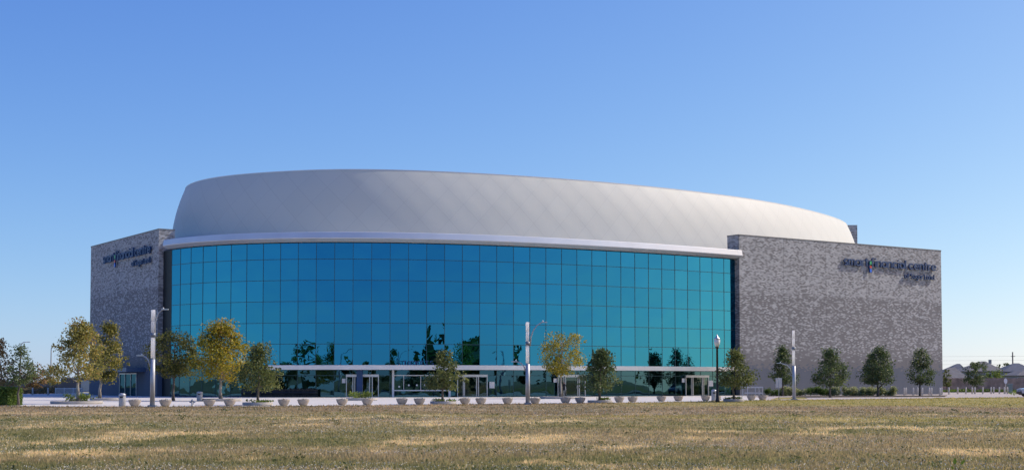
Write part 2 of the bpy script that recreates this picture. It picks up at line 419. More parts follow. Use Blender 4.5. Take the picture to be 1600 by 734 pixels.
# ------------------------------------------------------------------ mesh helpers
class MB:
    def __init__(self):
        self.v = []; self.f = []; self.mi = []; self.cur = 0; self.smooth = []; self.sm = False
    def vert(self, p):
        self.v.append((p[0], p[1], p[2])); return len(self.v) - 1
    def face(self, idx):
        self.f.append(tuple(idx)); self.mi.append(self.cur); self.smooth.append(self.sm)
    def poly(self, pts):
        self.face([self.vert(p) for p in pts])
    def box(self, c, s, rz=0.0, taper=1.0):
        cx, cy, cz = c; hx, hy, hz = s[0] / 2, s[1] / 2, s[2] / 2
        ca, sa = math.cos(rz), math.sin(rz)
        ids = []
        for dz, k in ((-hz, 1.0), (hz, taper)):
            for dx, dy in ((-hx, -hy), (hx, -hy), (hx, hy), (-hx, hy)):
                x, y = dx * k, dy * k
                ids.append(self.vert((cx + x * ca - y * sa, cy + x * sa + y * ca, cz + dz)))
        a = ids
        for q in ((3, 2, 1, 0), (4, 5, 6, 7), (0, 1, 5, 4), (1, 2, 6, 5), (2, 3, 7, 6), (3, 0, 4, 7)):
            self.face([a[i] for i in q])
    def prism(self, foot, z0, z1, cap=True):
        n = len(foot)
        lo = [self.vert((p[0], p[1], z0)) for p in foot]; hi = [self.vert((p[0], p[1], z1)) for p in foot]
        for i in range(n):
            j = (i + 1) % n
            self.face([lo[i], lo[j], hi[j], hi[i]])
        if cap:
            self.face(list(reversed(lo))); self.face(hi)
    def tube(self, pts, rad, sides=8, caps=True):
        pts = [Vector(p) for p in pts]
        if not hasattr(rad, '__len__'): rad = [rad] * len(pts)
        rings = []
        ref = None
        for i, p in enumerate(pts):
            d = (pts[min(i + 1, len(pts) - 1)] - pts[max(i - 1, 0)]).normalized()
            if ref is None:
                ref = Vector((1, 0, 0)) if abs(d.x) < 0.8 else Vector((0, 1, 0))
            a = (ref - d * ref.dot(d)).normalized(); ref = a
            b_ = d.cross(a)
            rings.append([self.vert(p + (a * math.cos(2 * math.pi * k / sides) + b_ * math.sin(2 * math.pi * k / sides)) * rad[i]) for k in range(sides)])
        old = self.sm; self.sm = True
        for r0, r1 in zip(rings, rings[1:]):
            for k in range(sides):
                self.face([r0[k], r0[(k + 1) % sides], r1[(k + 1) % sides], r1[k]])
        self.sm = old
        if caps:
            self.face(list(reversed(rings[0]))); self.face(rings[-1])
    def lathe(self, prof, c=(0, 0, 0), sides=20, sx=1.0, sy=1.0, smooth=True, jitter=None):
        rings = []
        for r, z in prof:
            rings.append([self.vert((c[0] + sx * r * math.cos(2 * math.pi * k / sides), c[1] + sy * r * math.sin(2 * math.pi * k / sides), c[2] + z)) for k in range(sides)])
        old = self.sm; self.sm = smooth
        for r0, r1 in zip(rings, rings[1:]):
            for k in range(sides):
                self.face([r0[k], r0[(k + 1) % sides], r1[(k + 1) % sides], r1[k]])
        self.sm = old
        self.face(list(reversed(rings[0]))); self.face(rings[-1])
    def build(self, name, material, parent=None, loc=None, rz=0.0):
        me = bpy.data.meshes.new(name)
        me.from_pydata(self.v, [], self.f)
        mats = material if isinstance(material, (list, tuple)) else [material]
        for m_ in mats: me.materials.append(m_)
        me.polygons.foreach_set('material_index', self.mi)
        me.polygons.foreach_set('use_smooth', self.smooth)
        me.update()
        o = bpy.data.objects.new(name, me)
        COL.objects.link(o)
        if parent is not None: o.parent = parent
        if loc is not None: o.location = loc
        o.rotation_euler.z = rz
        return o

def tag(o, label=None, cat=None, group=None, kind=None):
    if label: o['label'] = label
    if cat: o['category'] = cat
    if group: o['group'] = group
    if kind: o['kind'] = kind
    return o
def thing(name, loc, label, cat, group=None, rz=0.0):
    o = bpy.data.objects.new(name, None)
    COL.objects.link(o)
    o.location = loc; o.rotation_euler.z = rz
    o.empty_display_size = 0.3
    return tag(o, label, cat, group)
def copy_tree(o, parent=None):
    c = o.copy(); COL.objects.link(c)
    if parent is not None: c.parent = parent
    for ch in list(o.children): copy_tree(ch, c)
    return c
def structure(o): return tag(o, kind='structure')

def leaf_mesh(name, P, Nrm, S, tint, material, parent=None, aspect=0.6, rng=None):
    """one quad leaf at every point P with normal Nrm and size S"""
    n = len(P)
    rng = rng or np.random.default_rng(1)
    t = rng.normal(size=(n, 3)); t -= (t * Nrm).sum(1)[:, None] * Nrm
    t /= np.linalg.norm(t, axis=1)[:, None] + 1e-9
    b = np.cross(Nrm, t)
    S = S[:, None]
    v = np.empty((n, 4, 3))
    v[:, 0] = P - t * S; v[:, 1] = P - b * S * aspect; v[:, 2] = P + t * S; v[:, 3] = P + b * S * aspect
    me = bpy.data.meshes.new(name)
    me.vertices.add(4 * n); me.loops.add(4 * n); me.polygons.add(n)
    me.vertices.foreach_set('co', v.reshape(-1))
    me.loops.foreach_set('vertex_index', np.arange(4 * n, dtype=np.int32))
    me.polygons.foreach_set('loop_start', np.arange(0, 4 * n, 4, dtype=np.int32))
    me.update(calc_edges=True)
    at = me.attributes.new('tint', 'FLOAT', 'POINT')
    at.data.foreach_set('value', np.repeat(np.clip(tint, 0, 1), 4).astype(np.float32))
    me.materials.append(material)
    o = bpy.data.objects.new(name, me); COL.objects.link(o)
    if parent is not None: o.parent = parent
    return o
def unit(a): return a / (np.linalg.norm(a, axis=-1, keepdims=True) + 1e-9)

# ================================================================== GROUND
EDGE_PX = [(-420, 634), (-200, 634), (20, 634), (130, 635), (300, 634.7), (400, 634.2), (500, 633.6), (600, 632.7), (700, 631.6), (800, 630.8),
           (900, 629.8), (1000, 628.6), (1100, 626.8), (1200, 625), (1340, 623.4), (1480, 621.5), (1600, 620.5), (1850, 619)]
EDGE = [ground_at(*p) for p in EDGE_PX]
def edge_y(x):
    return float(np.interp(x, [p.x for p in EDGE], [p.y for p in EDGE]))

mb = MB(); mb.poly([(-4000, -3000, -0.35), (4000, -3000, -0.35), (4000, 5000, -0.35), (-4000, 5000, -0.35)])
structure(mb.build('terrain', M['terrain']))

# lawn: one gently uneven sheet
from mathutils import noise as mnoise
def lawn_z(x, y):
    k = min(1.0, max(0.0, (edge_y(x) - 4 - y) / 12.0))
    return -0.04 + (0.25 + 0.75 * k) * (0.06 * mnoise.noise(Vector((x * 0.16, y * 0.16, 3.3))) + 0.03 * mnoise.noise(Vector((x * 0.5, y * 0.5, 9.1))))
mb = MB(); mb.sm = True
xs_ = np.concatenate([np.linspace(-150, -50, 34), np.linspace(-49, 60, 130), np.linspace(62, 190, 40)])
ys_ = np.concatenate([np.linspace(-150, 12, 30), np.linspace(14, 165, 170)])
for y in ys_:
    for x in xs_:
        mb.vert((x, y, lawn_z(x, y)))
W = len(xs_)
for j in range(len(ys_) - 1):
    for i in range(W - 1):
        a = j * W + i
        mb.face([a, a + 1, a + 1 + W, a + W])
structure(mb.build('lawn', M['grass_ground']))

SPLIT = 13       # index in EDGE where the plaza gives way to the driveway (photo column 1200)
mb = MB()
foot = [tuple(p[:2]) for p in EDGE[:SPLIT + 1]] + [(30.5, 183), (20, 240), (-160, 240)]
mb.prism(foot, -0.6, 0.0)
structure(mb.build('plaza', M['concrete']))
mb = MB()
foot = [tuple(p[:2]) for p in EDGE[SPLIT:]] + [(150, 255), (20.02, 255), (20.02, 240.02), (30.52, 183.02)]
mb.prism(foot, -0.6, -0.004)
structure(mb.build('driveway', M['drive']))
# kerb along the lawn
mb = MB()
inner = []
for i, p in enumerate(EDGE):
    d = (EDGE[min(i + 1, len(EDGE) - 1)] - EDGE[max(i - 1, 0)]).normalized()
    n = Vector((d.y, -d.x, 0))
    inner.append((p + n * 0.02, p + n * 0.30))
for (a0, b0), (a1, b1) in zip(inner, inner[1:]):
    i = [mb.vert((v.x, v.y, z)) for v in (a0, a1, b1, b0) for z in (0.012, -0.5)]
    mb.face([i[0], i[6], i[4], i[2]]); mb.face([i[6], i[7], i[5], i[4]]); mb.face([i[0], i[2], i[3], i[1]])
structure(mb.build('kerb', M['planter']))
# planting bed in front of the sunlit wing
def pxpoly(pts): return [tuple(ground_at(*p)[:2]) for p in pts]
mb = MB(); mb.prism(pxpoly([(1236, 620.4), (1330, 620.0), (1476, 619.4), (1480, 617.6), (1330, 617.8), (1242, 618.4)]), -0.3, 0.05)
structure(mb.build('soil_bed', M['soil']))
mb = MB(); mb.prism(pxpoly([(1205, 623.6), (1262, 622.6), (1256, 620.2), (1216, 620.6)]), -0.3, 0.03)
structure(mb.build('grass_strip', M['grass_ground']))
mb = MB(); mb.prism([(-135, 205.5), (-52, 205.5), (-52, 330), (-180, 330)], -0.3, -0.03)
structure(mb.build('far_verge', M['terrain']))

# ================================================================== THE HALL
PW = 2.1
def glass_plan():
    X, Y = -19.4414, 80.2481
    pts = [(X * PW, Y * PW)]
    for i in range(37):
        t = (i + 0.5 - 18) / 18
        a = 0.3045 + 0.6046 * t - 0.4265 * t * t + 0.1569 * t ** 3 - 0.0 
        X += math.cos(a); Y += math.sin(a)
        pts.append((X * PW, Y * PW))
    return [Vector((x, y, 0)) for x, y in pts]
GP = glass_plan()
def gp_at(s):
    """point and outward normal on the glass line; s counted in bays"""
    s = max(0.0, min(36.9999, s)); i = int(s); f = s - i
    p = GP[i].lerp(GP[i + 1], f)
    def nn(k):
        k = max(0, min(36, k)); d = (GP[k + 1] - GP[k]).normalized(); return Vector((d.y, -d.x, 0))
    n = (nn(i - 1) * max(0, 0.5 - f) + nn(i) * (1 - abs(f - 0.5)) + nn(i + 1) * max(0, f - 0.5)).normalized()
    return p, n
def s_at_px(px, z=2.0):
    best = min(range(0, 3701), key=lambda k: abs(800 + F_PX * gp_at(k / 100)[0].x / (gp_at(k / 100)[0].y * CT + (z - EYE) * ST) - px))
    return best / 100
ROWZ = [world_at(494, y, 159.9).z for y in (570, 537, 504.2, 470.5, 437.5, 404.5, 379.3)]
Z_TR = world_at(494, 586, 159.9).z
ROWS = [0.02, Z_TR] + ROWZ

hall = thing('concert_hall', (-8, 175, 0), 'large concert hall with curved teal glass front, brick wings and pale metal drum roof', 'concert hall')
HB = Vector((-8, 175, 0))
def H(mb, name, material, parent=hall, label=None, world_space=True):
    """a part of the hall; its mesh is written in world coordinates"""
    o = mb.build(name, material, parent)
    if parent is hall: o.location = -HB
    if label: o['label'] = label
    return o

rng = random.Random(7)
# ---- glass bays with their mullions
for i in range(37):
    a, b = GP[i], GP[i + 1]
    d = (b - a).normalized(); n = Vector((d.y, -d.x, 0))
    mb = MB()
    for r in range(len(ROWS) - 1):
        z0, z1 = ROWS[r], ROWS[r + 1]
        mb.cur = 0 if r >= 2 else 1
        tu, tv = rng.gauss(0, 0.0022), rng.gauss(0, 0.0016)
        w = (b - a).length; h = z1 - z0
        q = []
        for (fu, fv) in ((0.012, 0.012), (0.988, 0.012), (0.988, 0.988), (0.012, 0.988)):
            off = (fu - 0.5) * w * tu + (fv - 0.5) * h * tv
            p = a.lerp(b, fu) + n * off
            q.append((p.x, p.y, z0 + h * fv))
        mb.poly(q)
    bay = H(mb, 'glass_bay', [M['teal_glass'], M['shop_glass']])
    fr = MB()
    rz = math.atan2(d.y, d.x)
    fr.box((a.x, a.y, ROWS[-1] / 2), (0.055, 0.06, ROWS[-1]), rz)
    if i == 36: fr.box((b.x, b.y, ROWS[-1] / 2), (0.055, 0.06, ROWS[-1]), rz)
    c = (a + b) / 2
    for z in ROWS[1:-1]:
        fr.box((c.x, c.y, z), ((b - a).length - 0.06, 0.05, 0.06), rz)
    fr.build('mullion', M['mullion_grey'], bay)

# ---- wings
def wing_frame(C, Fv):
    ex = (Fv - C).normalized()
    return ex
CR = Vector((x_at(1155.0, 181.0, 15), 181.0, 0)); FR = Vector((x_at(1471.5, 202.9, 12), 202.9, 0))
CL = Vector((x_at(247.5, 169.8, 15), 169.8, 0)); FL = Vector((x_at(141.0, 192.1, 12), 192.1, 0))
ZR, ZL = world_at(1153, 366, 181.0).z, world_at(247, 357, 169.8).z
def wing(O, E, top, thick, label):
    ex = (E - O); ln = ex.length; ex.normalize()
    rz = math.atan2(ex.y, ex.x)
    mb = MB(); mb.prism([(0, 0), (ln, 0), (ln, thick), (0, thick)], -0.1, top - 0.12)
    o = mb.build('brick_wing', M['brick'], hall, O - HB, rz)
    o['label'] = label
    cp = MB(); cp.box((ln / 2, thick / 2, top - 0.05), (ln + 0.08, thick + 0.08, 0.13))
    cp.build('coping', M['coping'], o)
    return o, ex, ln
wr, exr, lnr = wing(CR, FR, ZR, 2.2, 'sunlit mottled grey brick wing with plain darker foot')
wl, exl, lnl = wing(FL, CL, ZL, 2.0, 'shaded mottled brick wing with side entrance at its foot')
def wallhit(px, py, O, ex):
    d = ray(px, py); n = Vector((ex.y, -ex.x, 0))
    t = (O - Vector((0, 0, EYE))).dot(n) / d.dot(n)
    P = Vector((0, 0, EYE)) + d * t
    return (P - O).dot(ex), P.z

# jamb panels between the glass and the wings
mb = MB()
inl = Vector((-exl.y, exl.x, 0))
q = CL + inl * 0.62
mb.prism([(GP[0].x, GP[0].y), (q.x, q.y), (q.x + 0.5, q.y + 0.6), (GP[0].x + 0.4, GP[0].y + 0.5)], 0, ROWS[-1])
H(mb, 'jamb_panel', M['dark_frame'])
mb = MB()
inr = Vector((-exr.y, exr.x, 0))
q = CR + inr * 0.5
g = GP[37]
mb.prism([(g.x, g.y), (g.x, g.y + 1.0), (q.x + 0.2, q.y + 1.0), (q.x - 0.004, q.y + 0.0)][::-1], 0, ROWS[-1])
H(mb, 'jamb_panel', M['dark_frame'])

# ---- roof band over the glass
ZB0, ZB1, ZB2 = world_at(560, 377.6, 159.6).z, world_at(560, 371.2, 158.4).z, world_at(560, 362.0, 158.9).z
def band_line():
    pts = []
    for k in range(-2, 76):
        s = k * 0.5
        if s < 0:
            p, n = gp_at(0); d = Vector((-n.y, n.x, 0)); p = p - d * (-s) * 0.25
        elif s > 37:
            p, n = gp_at(36.99); d = Vector((-n.y, n.x, 0)); p = p + d * 0.25
        else: p, n = gp_at(s)
        pts.append((p, n))
    return pts
prof = [(-0.3, ZB0 - 0.02), (0.50, ZB0 - 0.01), (0.56, ZB0 + 0.02), (1.08, ZB1 - 0.03), (1.11, ZB1 + 0.03), (0.97, ZB2 - 0.05), (0.92, ZB2), (-0.6, ZB2 + 0.02)]
mb = MB()
rings = []
for p, n in band_line():
    rings.append([mb.vert((p.x + n.x * o, p.y + n.y * o, z)) for o, z in prof])
for r0, r1 in zip(rings, rings[1:]):
    for k in range(len(prof) - 1):
        mb.sm = True
        mb.face([r0[k], r1[k], r1[k + 1], r0[k + 1]])
mb.sm = False
mb.face(rings[0]); mb.face(list(reversed(rings[-1])))
band = H(mb, 'roof_band', M['band_metal'])
bm_ = band.data
bm_.set_sharp_from_angle(angle=R(14))

# ---- drum roof
RIM = [(-42.85, 183.1), (-37.3, 174.8), (-31.0, 171.1), (-20.7, 168.1), (-8.5, 170.1), (6, 176.0), (21.1, 185.3), (36, 198.3), (47.5, 213.4), (54.0, 226.0),
       (56.0, 238), (52, 252), (36, 262), (8, 264), (-20, 250), (-38, 222), (-44.3, 199)]
def closed_spline(P, n):
    P = np.array(P, float); k = len(P)
    cum = np.concatenate([[0], np.cumsum(np.linalg.norm(np.roll(P, -1, 0) - P, axis=1))])
    out = []
    for u in np.linspace(0, cum[-1], n, endpoint=False):
        i = min(int(np.searchsorted(cum, u, side='right') - 1), k - 1)
        t = (u - cum[i]) / (cum[i + 1] - cum[i])
        p0, p1, p2, p3 = (P[(i + j) % k] for j in (-1, 0, 1, 2))
        # chordal tangents
        d1 = cum[i + 1] - cum[i]
        d0 = np.linalg.norm(p1 - p0); d2 = np.linalg.norm(p3 - p2)
        m1 = (p2 - p0) / (d0 + d1) * d1; m2 = (p3 - p1) / (d1 + d2) * d1
        h = 2 * t ** 3 - 3 * t ** 2 + 1, t ** 3 - 2 * t ** 2 + t, -2 * t ** 3 + 3 * t ** 2, t ** 3 - t ** 2
        out.append(h[0] * p1 + h[1] * m1 + h[2] * p2 + h[3] * m2)
    return np.array(out)
rim = closed_spline(RIM, 300)
ker = np.exp(-0.5 * (np.arange(-12, 13) / 3.5) ** 2); ker /= ker.sum()
rim = sum(w * np.roll(rim, k, 0) for k, w in zip(range(-12, 13), ker))
tg = np.roll(rim, -1, 0) - np.roll(rim, 1, 0); tg /= np.linalg.norm(tg, axis=1)[:, None]
nr = np.stack([tg[:, 1], -tg[:, 0]], 1)
ZD0, ZD1 = ZB2 - 0.05, world_at(540, 264.5, 168.1).z
om = np.interp(rim[:, 0], [-42, -33, -18, 8, 34, 54], [1.8, 1.65, 1.25, 1.35, 2.1, 2.0])
mb = MB(); mb.sm = True
VS = np.linspace(0, 1, 17)
rings = []
for v in VS:
    off = om * (1 - v ** 2.1)
    z = ZD0 + (ZD1 - ZD0) * v
    rings.append([mb.vert((rim[i, 0] + nr[i, 0] * off[i], rim[i, 1] + nr[i, 1] * off[i], z)) for i in range(len(rim))])
n_ = len(rim)
arc = np.concatenate([[0], np.cumsum(np.linalg.norm(np.roll(rim, -1, 0) - rim, axis=1))])
slant = [0.0]
for k in range(len(VS) - 1):
    dz = (ZD1 - ZD0) / 16; do = 2.5 * ((1 - VS[k] ** 2.1) - (1 - VS[k + 1] ** 2.1))
    slant.append(slant[-1] + math.hypot(dz, do))
uvs = []
for k in range(16):
    for i in range(n_):
        j = (i + 1) % n_
        mb.face([rings[k][i], rings[k][j], rings[k + 1][j], rings[k + 1][i]])
        uvs += [(arc[i], slant[k]), (arc[i + 1], slant[k]), (arc[i + 1], slant[k + 1]), (arc[i], slant[k + 1])]
drum = H(mb, 'drum_roof', M['drum'])
ul = drum.data.uv_layers.new(name='UVMap')
ul.data.foreach_set('uv', np.array(uvs, dtype=np.float32).reshape(-1))
mb = MB()
lip_o = [mb.vert((rim[i, 0] + nr[i, 0] * 0.03, rim[i, 1] + nr[i, 1] * 0.03, ZD1 + 0.06)) for i in range(n_)]
lip_l = [mb.vert((rim[i, 0] + nr[i, 0] * 0.03, rim[i, 1] + nr[i, 1] * 0.03, ZD1 - 0.04)) for i in range(n_)]
lip_i = [mb.vert((rim[i, 0] - nr[i, 0] * 0.5, rim[i, 1] - nr[i, 1] * 0.5, ZD1 + 0.06)) for i in range(n_)]
lip_b = [mb.vert((rim[i, 0] - nr[i, 0] * 0.5, rim[i, 1] - nr[i, 1] * 0.5, ZD1 - 0.4)) for i in range(n_)]
for i in range(n_):
    j = (i + 1) % n_
    mb.face([lip_l[i], lip_l[j], lip_o[j], lip_o[i]]); mb.face([lip_o[i], lip_o[j], lip_i[j], lip_i[i]]); mb.face([lip_i[i], lip_i[j], lip_b[j], lip_b[i]])
mb.face(lip_b)
mb.build('drum_rim', M['white_metal'], drum)

# ---- roof deck, body, interior
def off_curve(o): return [(gp_at(s)[0] + gp_at(s)[1] * o) for s in np.linspace(0, 36.99, 38)]
back = [(58, 214), (57, 262), (0, 285), (-48, 250), (-56, 197)]
deck = [(p.x, p.y) for p in off_curve(-0.35)] + [tuple((FR + inr * 1.5)[:2])] + back
mb = MB(); mb.prism(deck, ZB2 - 0.5, ZB2 - 0.12); H(mb, 'roof_deck', M['roofing'])
body = [(p.x, p.y) for p in off_curve(-8.0)] + [(30.5, 188.5)] + [(57, 206.5)] + back[1:]
mb = MB(); mb.prism(body, 0, ZB2 - 0.52); H(mb, 'hall_body', M['dark_interior'])
for z in (ROWZ[0] - 0.1, ROWZ[3] - 0.2):
    mb = MB()
    oo = off_curve(-1.6 if z > 5 else -0.5); ii = off_curve(-7.99)
    for k in range(37):
        a, b, c, d = oo[k], oo[k + 1], ii[k + 1], ii[k]
        i = [mb.vert((p.x, p.y, zz)) for p in (a, b, c, d) for zz in (z - 0.22, z + 0.1)]
        mb.face([i[1], i[3], i[5], i[7]]); mb.face([i[0], i[6], i[4], i[2]]); mb.face([i[0], i[2], i[3], i[1]])
    H(mb, 'floor_slab', M['roofing'])
for s in range(3, 37, 6):
    p, n = gp_at(s + 0.1)
    p = p - n * 2.0
    mb = MB(); mb.lathe([(0.33, 0), (0.33, ZB2 - 0.6)], (p.x, p.y, 0), 14); H(mb, 'column', M['roofing'])
c = Vector((x_at(1332.5, 246, 25), 246, 0))
zt = world_at(1333, 351.5, 241).z
mb = MB()
xr = x_at(1339.6, 241, 27)
mb.prism([(xr - 12, 241), (xr, 241), (xr, 252), (xr - 12, 252)], ZB2 - 0.2, zt); H(mb, 'rooftop_block', M['brick'])

# ---- entrance canopy
SC0, SC1 = s_at_px(424), 36.75
mb = MB()
ZC0, ZC1 = world_at(560, 577.2, 157.5).z, world_at(560, 569.6, 157.5).z
prof = [(0.10, ZC0 + 0.10), (1.9, ZC0), (2.05, ZC0 + 0.02), (2.08, ZC1 - 0.03), (2.0, ZC1), (0.10, ZC1 + 0.02)]
rings = []
for s in np.linspace(SC0, SC1, 60):
    p, n = gp_at(s)
    rings.append([mb.vert((p.x + n.x * o, p.y + n.y * o, z)) for o, z in prof])
for r0, r1 in zip(rings, rings[1:]):
    for k in range(len(prof) - 1): mb.face([r0[k], r1[k], r1[k + 1], r0[k + 1]])
mb.face(rings[0]); mb.face(list(reversed(rings[-1])))
H(mb, 'entrance_canopy', M['canopy_metal'])

# ---- things standing in the glass line at ground level
def local_frame(pxa, pxb, out):
    pa, na = gp_at(s_at_px(pxa)); pb, nb = gp_at(s_at_px(pxb))
    pa = pa + na * out; pb = pb + nb * out
    return pa, (pb - pa).normalized(), (pb - pa).length
def door_set(pxa, pxb, posts, leafs, label):
    pa, d, ln = local_frame(pxa, pxb, 0.35)
    rz = math.atan2(d.y, d.x)
    fr = MB()
    hh = 2.30
    fr.box((ln / 2, 0.0, hh + 0.14), (ln, 0.30, 0.28))
    for f in posts: fr.box((min(max(f * ln, 0.05), ln - 0.05), 0, hh / 2), (0.085, 0.16, hh - 0.006))
    fr.box((ln / 2, 0.02, 0.03), (ln - 0.2, 0.10, 0.05))
    o = fr.build('entrance_door', M['silver'], hall, pa - HB, rz)
    o['label'] = label
    for (f0, f1) in leafs:
        lf = MB(); w = (f1 - f0) * ln
        lf.poly([(f0 * ln + 0.05, 0.03, 0.07), (f1 * ln - 0.05, 0.03, 0.07), (f1 * ln - 0.05, 0.03, hh - 0.02), (f0 * ln + 0.05, 0.03, hh - 0.02)])
        lf.build('leaf', M['door_glass'], o)
        hd = MB(); hd.tube([(f1 * ln - 0.16, -0.06, 0.9), (f1 * ln - 0.16, -0.06, 1.35)], 0.016, 6)
        hd.build('handle', M['silver'], o)
    return o
door_set(541, 592, (0, .21, .27, .50, .72, .80, 1), ((0, .21), (.27, .5), (.5, .72), (.8, 1)), 'silver framed doors split by a dark column')
door_set(713, 760, (0, .20, .24, .64, .70, 1), ((0, .2), (.24, .64), (.7, 1)), 'silver framed doors partly behind the small oak')
door_set(869, 912, (0, .22, .28, .72, .78, 1), ((0, .22), (.28, .72), (.78, 1)), 'silver framed doors behind the yellowing tree')
door_set(1068, 1104, (0, .26, .32, .72, .78, 1), ((0, .26), (.32, .72), (.78, 1)), 'silver framed doors nearest the sunlit wing')
pa, d, ln = local_frame(557.5, 567, 0.75)
mb = MB(); mb.box((pa.x + d.x * ln / 2, pa.y + d.y * ln / 2, ZC0 / 2 + 0.02), (ln, 0.5, ZC0 + 0.02), math.atan2(d.y, d.x))
H(mb, 'column', M['sign_blue'], label='dark blue square column between the doors')

# ticket window
pa, d, ln = local_frame(612, 703, 0.28)
rz = math.atan2(d.y, d.x)
mb = MB()
for x in (0.12, ln - 0.12): mb.box((x, 0, ZC0 / 2), (0.24, 0.30, ZC0 - 0.02))
zr1, zr2 = 2.47, world_at(650, 609.5, 160).z
mb.box((ln / 2, 0, zr1), (ln - 0.49, 0.22, 0.10)); mb.box((ln / 2, 0, zr2), (ln - 0.49, 0.40, 0.12))
for f in (0.2, 0.49, 0.78): mb.box((f * ln, 0.02, (zr1 + zr2) / 2), (0.06, 0.08, zr1 - zr2 - 0.12))
tw = mb.build('ticket_window', M['white_metal'], hall, pa - HB, rz)
mb = MB()
for (z0, z1) in ((0.02, zr2 - 0.06), (zr2 + 0.06, zr1 - 0.05), (zr1 + 0.05, ZC0 - 0.02)):
    mb.poly([(0.25, 0.1, z0), (ln - 0.25, 0.1, z0), (ln - 0.25, 0.1, z1), (0.25, 0.1, z1)])
mb.build('glass', M['shop_glass'], tw)
for px, py in ((623, 603.5), (638, 601.3), (650.5, 601.3), (663, 601.3), (675.5, 601.3), (690, 603.2)):
    f = (px - 612) / 91
    z = world_at(px, py, 160).z
    mb = MB(); mb.lathe([(0.10, 0), (0.11, 0.02), (0.08, 0.04)], (0, 0, 0), 14)
    sd = mb.build('speaker_disc', M['paper'], tw, (f * ln, -0.02, z)); sd.rotation_euler.x = R(90)

# side entrance in the shaded wing
u0, z0 = wallhit(188, 583, FL, exl); u1, _ = wallhit(214.5, 583, FL, exl); uc1, zc0 = wallhit(226, 580.5, FL, exl); _, zc1 = wallhit(226, 574, FL, exl)
mb = MB(); mb.box(((u0 + uc1) / 2, -1.2, (zc0 + zc1) / 2), (uc1 - u0 + 0.6, 2.4, zc1 - zc0))
M['navy_metal'] = plain('navy_metal', (0.075, 0.12, 0.20), 0.4, 0.2, 0.1, 1)
o = mb.build('side_canopy', M['navy_metal'], wl)
mb = MB()
hgt = z0
mb.box(((u0 + u1) / 2, -0.06, hgt - 0.05), (u1 - u0, 0.14, 0.12))
for k in range(4): mb.box((u0 + 0.05 + (u1 - u0 - 0.1) * k / 3, -0.06, hgt / 2 - 0.06), (0.09, 0.14, hgt - 0.12))
sd = mb.build('side_door', M['silver'], wl)
mb = MB(); mb.poly([(u0 + 0.1, -0.05, 0.03), (u1 - 0.1, -0.05, 0.03), (u1 - 0.1, -0.05, hgt - 0.12), (u0 + 0.1, -0.05, hgt - 0.12)])
mb.build('door_pane', M['shop_glass'], wl)

# ================================================================== LETTERING
def arc(cx, cy, r, a0, a1, n=10, sy=1.0):
    return [(cx + r * math.cos(R(a0 + (a1 - a0) * k / n)), cy + r * sy * math.sin(R(a0 + (a1 - a0) * k / n))) for k in range(n + 1)]
GLYPH = {
    's': (0.62, [arc(0.31, 0.73, 0.26, 40, 270, 9) [:-1] + arc(0.31, 0.27, 0.26, 90, -140, 9)]),
    'm': (1.22, [[(0, 0), (0, 1)], [(0, 0.62)] + arc(0.30, 0.66, 0.30, 175, 0, 8) + [(0.60, 0)], [(0.60, 0.62)] + arc(0.90, 0.66, 0.30, 175, 0, 8) + [(1.2, 0)]]),
    'a': (0.92, [arc(0.45, 0.49, 0.44, 0, 360, 18), [(0.90, 0), (0.90, 1)]]),
    'r': (0.48, [[(0, 0), (0, 1)], [(0, 0.55)] + arc(0.38, 0.60, 0.36, 170, 80, 6)]),
    't': (0.56, [[(0.24, 1.38), (0.24, 0.0)], [(-0.02, 0.98), (0.54, 0.98)]]),
    'f': (0.56, [[(0.20, 0.0), (0.20, 1.15)] + arc(0.46, 1.20, 0.26, 170, 80, 5), [(-0.04, 0.98), (0.52, 0.98)]]),
    'i': (0.10, [[(0.05, 0), (0.05, 1)], [(0.05, 1.24), (0.05, 1.45)]]),
    'n': (0.82, [[(0, 0), (0, 1)], [(0, 0.55)] + arc(0.40, 0.60, 0.38, 175, 0, 8) + [(0.78, 0)]]),
    'c': (0.78, [arc(0.45, 0.49, 0.44, 48, 312, 14)]),
    'l': (0.10, [[(0.05, 0), (0.05, 1.5)]]),
    'e': (0.92, [[(0.05, 0.50), (0.89, 0.50)], arc(0.46, 0.49, 0.44, 4, 318, 16)]),
    'u': (0.82, [[(0.02, 1.0)] + arc(0.41, 0.42, 0.39, 180, 355, 8) , [(0.80, 1.0), (0.80, 0)]]),
    'g': (0.92, [arc(0.45, 0.49, 0.44, 0, 360, 18), [(0.90, 1.0), (0.90, -0.1)] + arc(0.46, -0.08, 0.44, 0, -140, 8)]),
    'd': (0.92, [arc(0.45, 0.49, 0.44, 0, 360, 18), [(0.90, 0), (0.90, 1.5)]]),
    'S': (0.80, [arc(0.40, 1.05, 0.34, 40, 270, 9)[:-1] + arc(0.40, 0.37, 0.36, 90, -140, 9)]),
    'L': (0.66, [[(0.05, 1.42), (0.05, 0.02), (0.66, 0.02)]]),
    'T': (0.86, [[(0.43, 1.33), (0.43, 0)], [(0, 1.40), (0.86, 1.40)]]),
    'I': (0.10, [[(0.05, 0), (0.05, 1.4)]]),
    'C': (0.95, [arc(0.60, 0.70, 0.62, 50, 310, 14, 1.1)]),
    'K': (0.86, [[(0.05, 0), (0.05, 1.4)], [(0.80, 1.4), (0.14, 0.66)], [(0.34, 0.82), (0.84, 0)]]),
    'E': (0.74, [[(0.05, 0), (0.05, 1.4)], [(0.14, 1.37), (0.74, 1.37)], [(0.14, 0.72), (0.66, 0.72)], [(0.14, 0.03), (0.74, 0.03)]]),
}
def text_width(t, gap): return sum((0.5 if ch == ' ' else GLYPH[ch][0] + gap) for ch in t) - gap
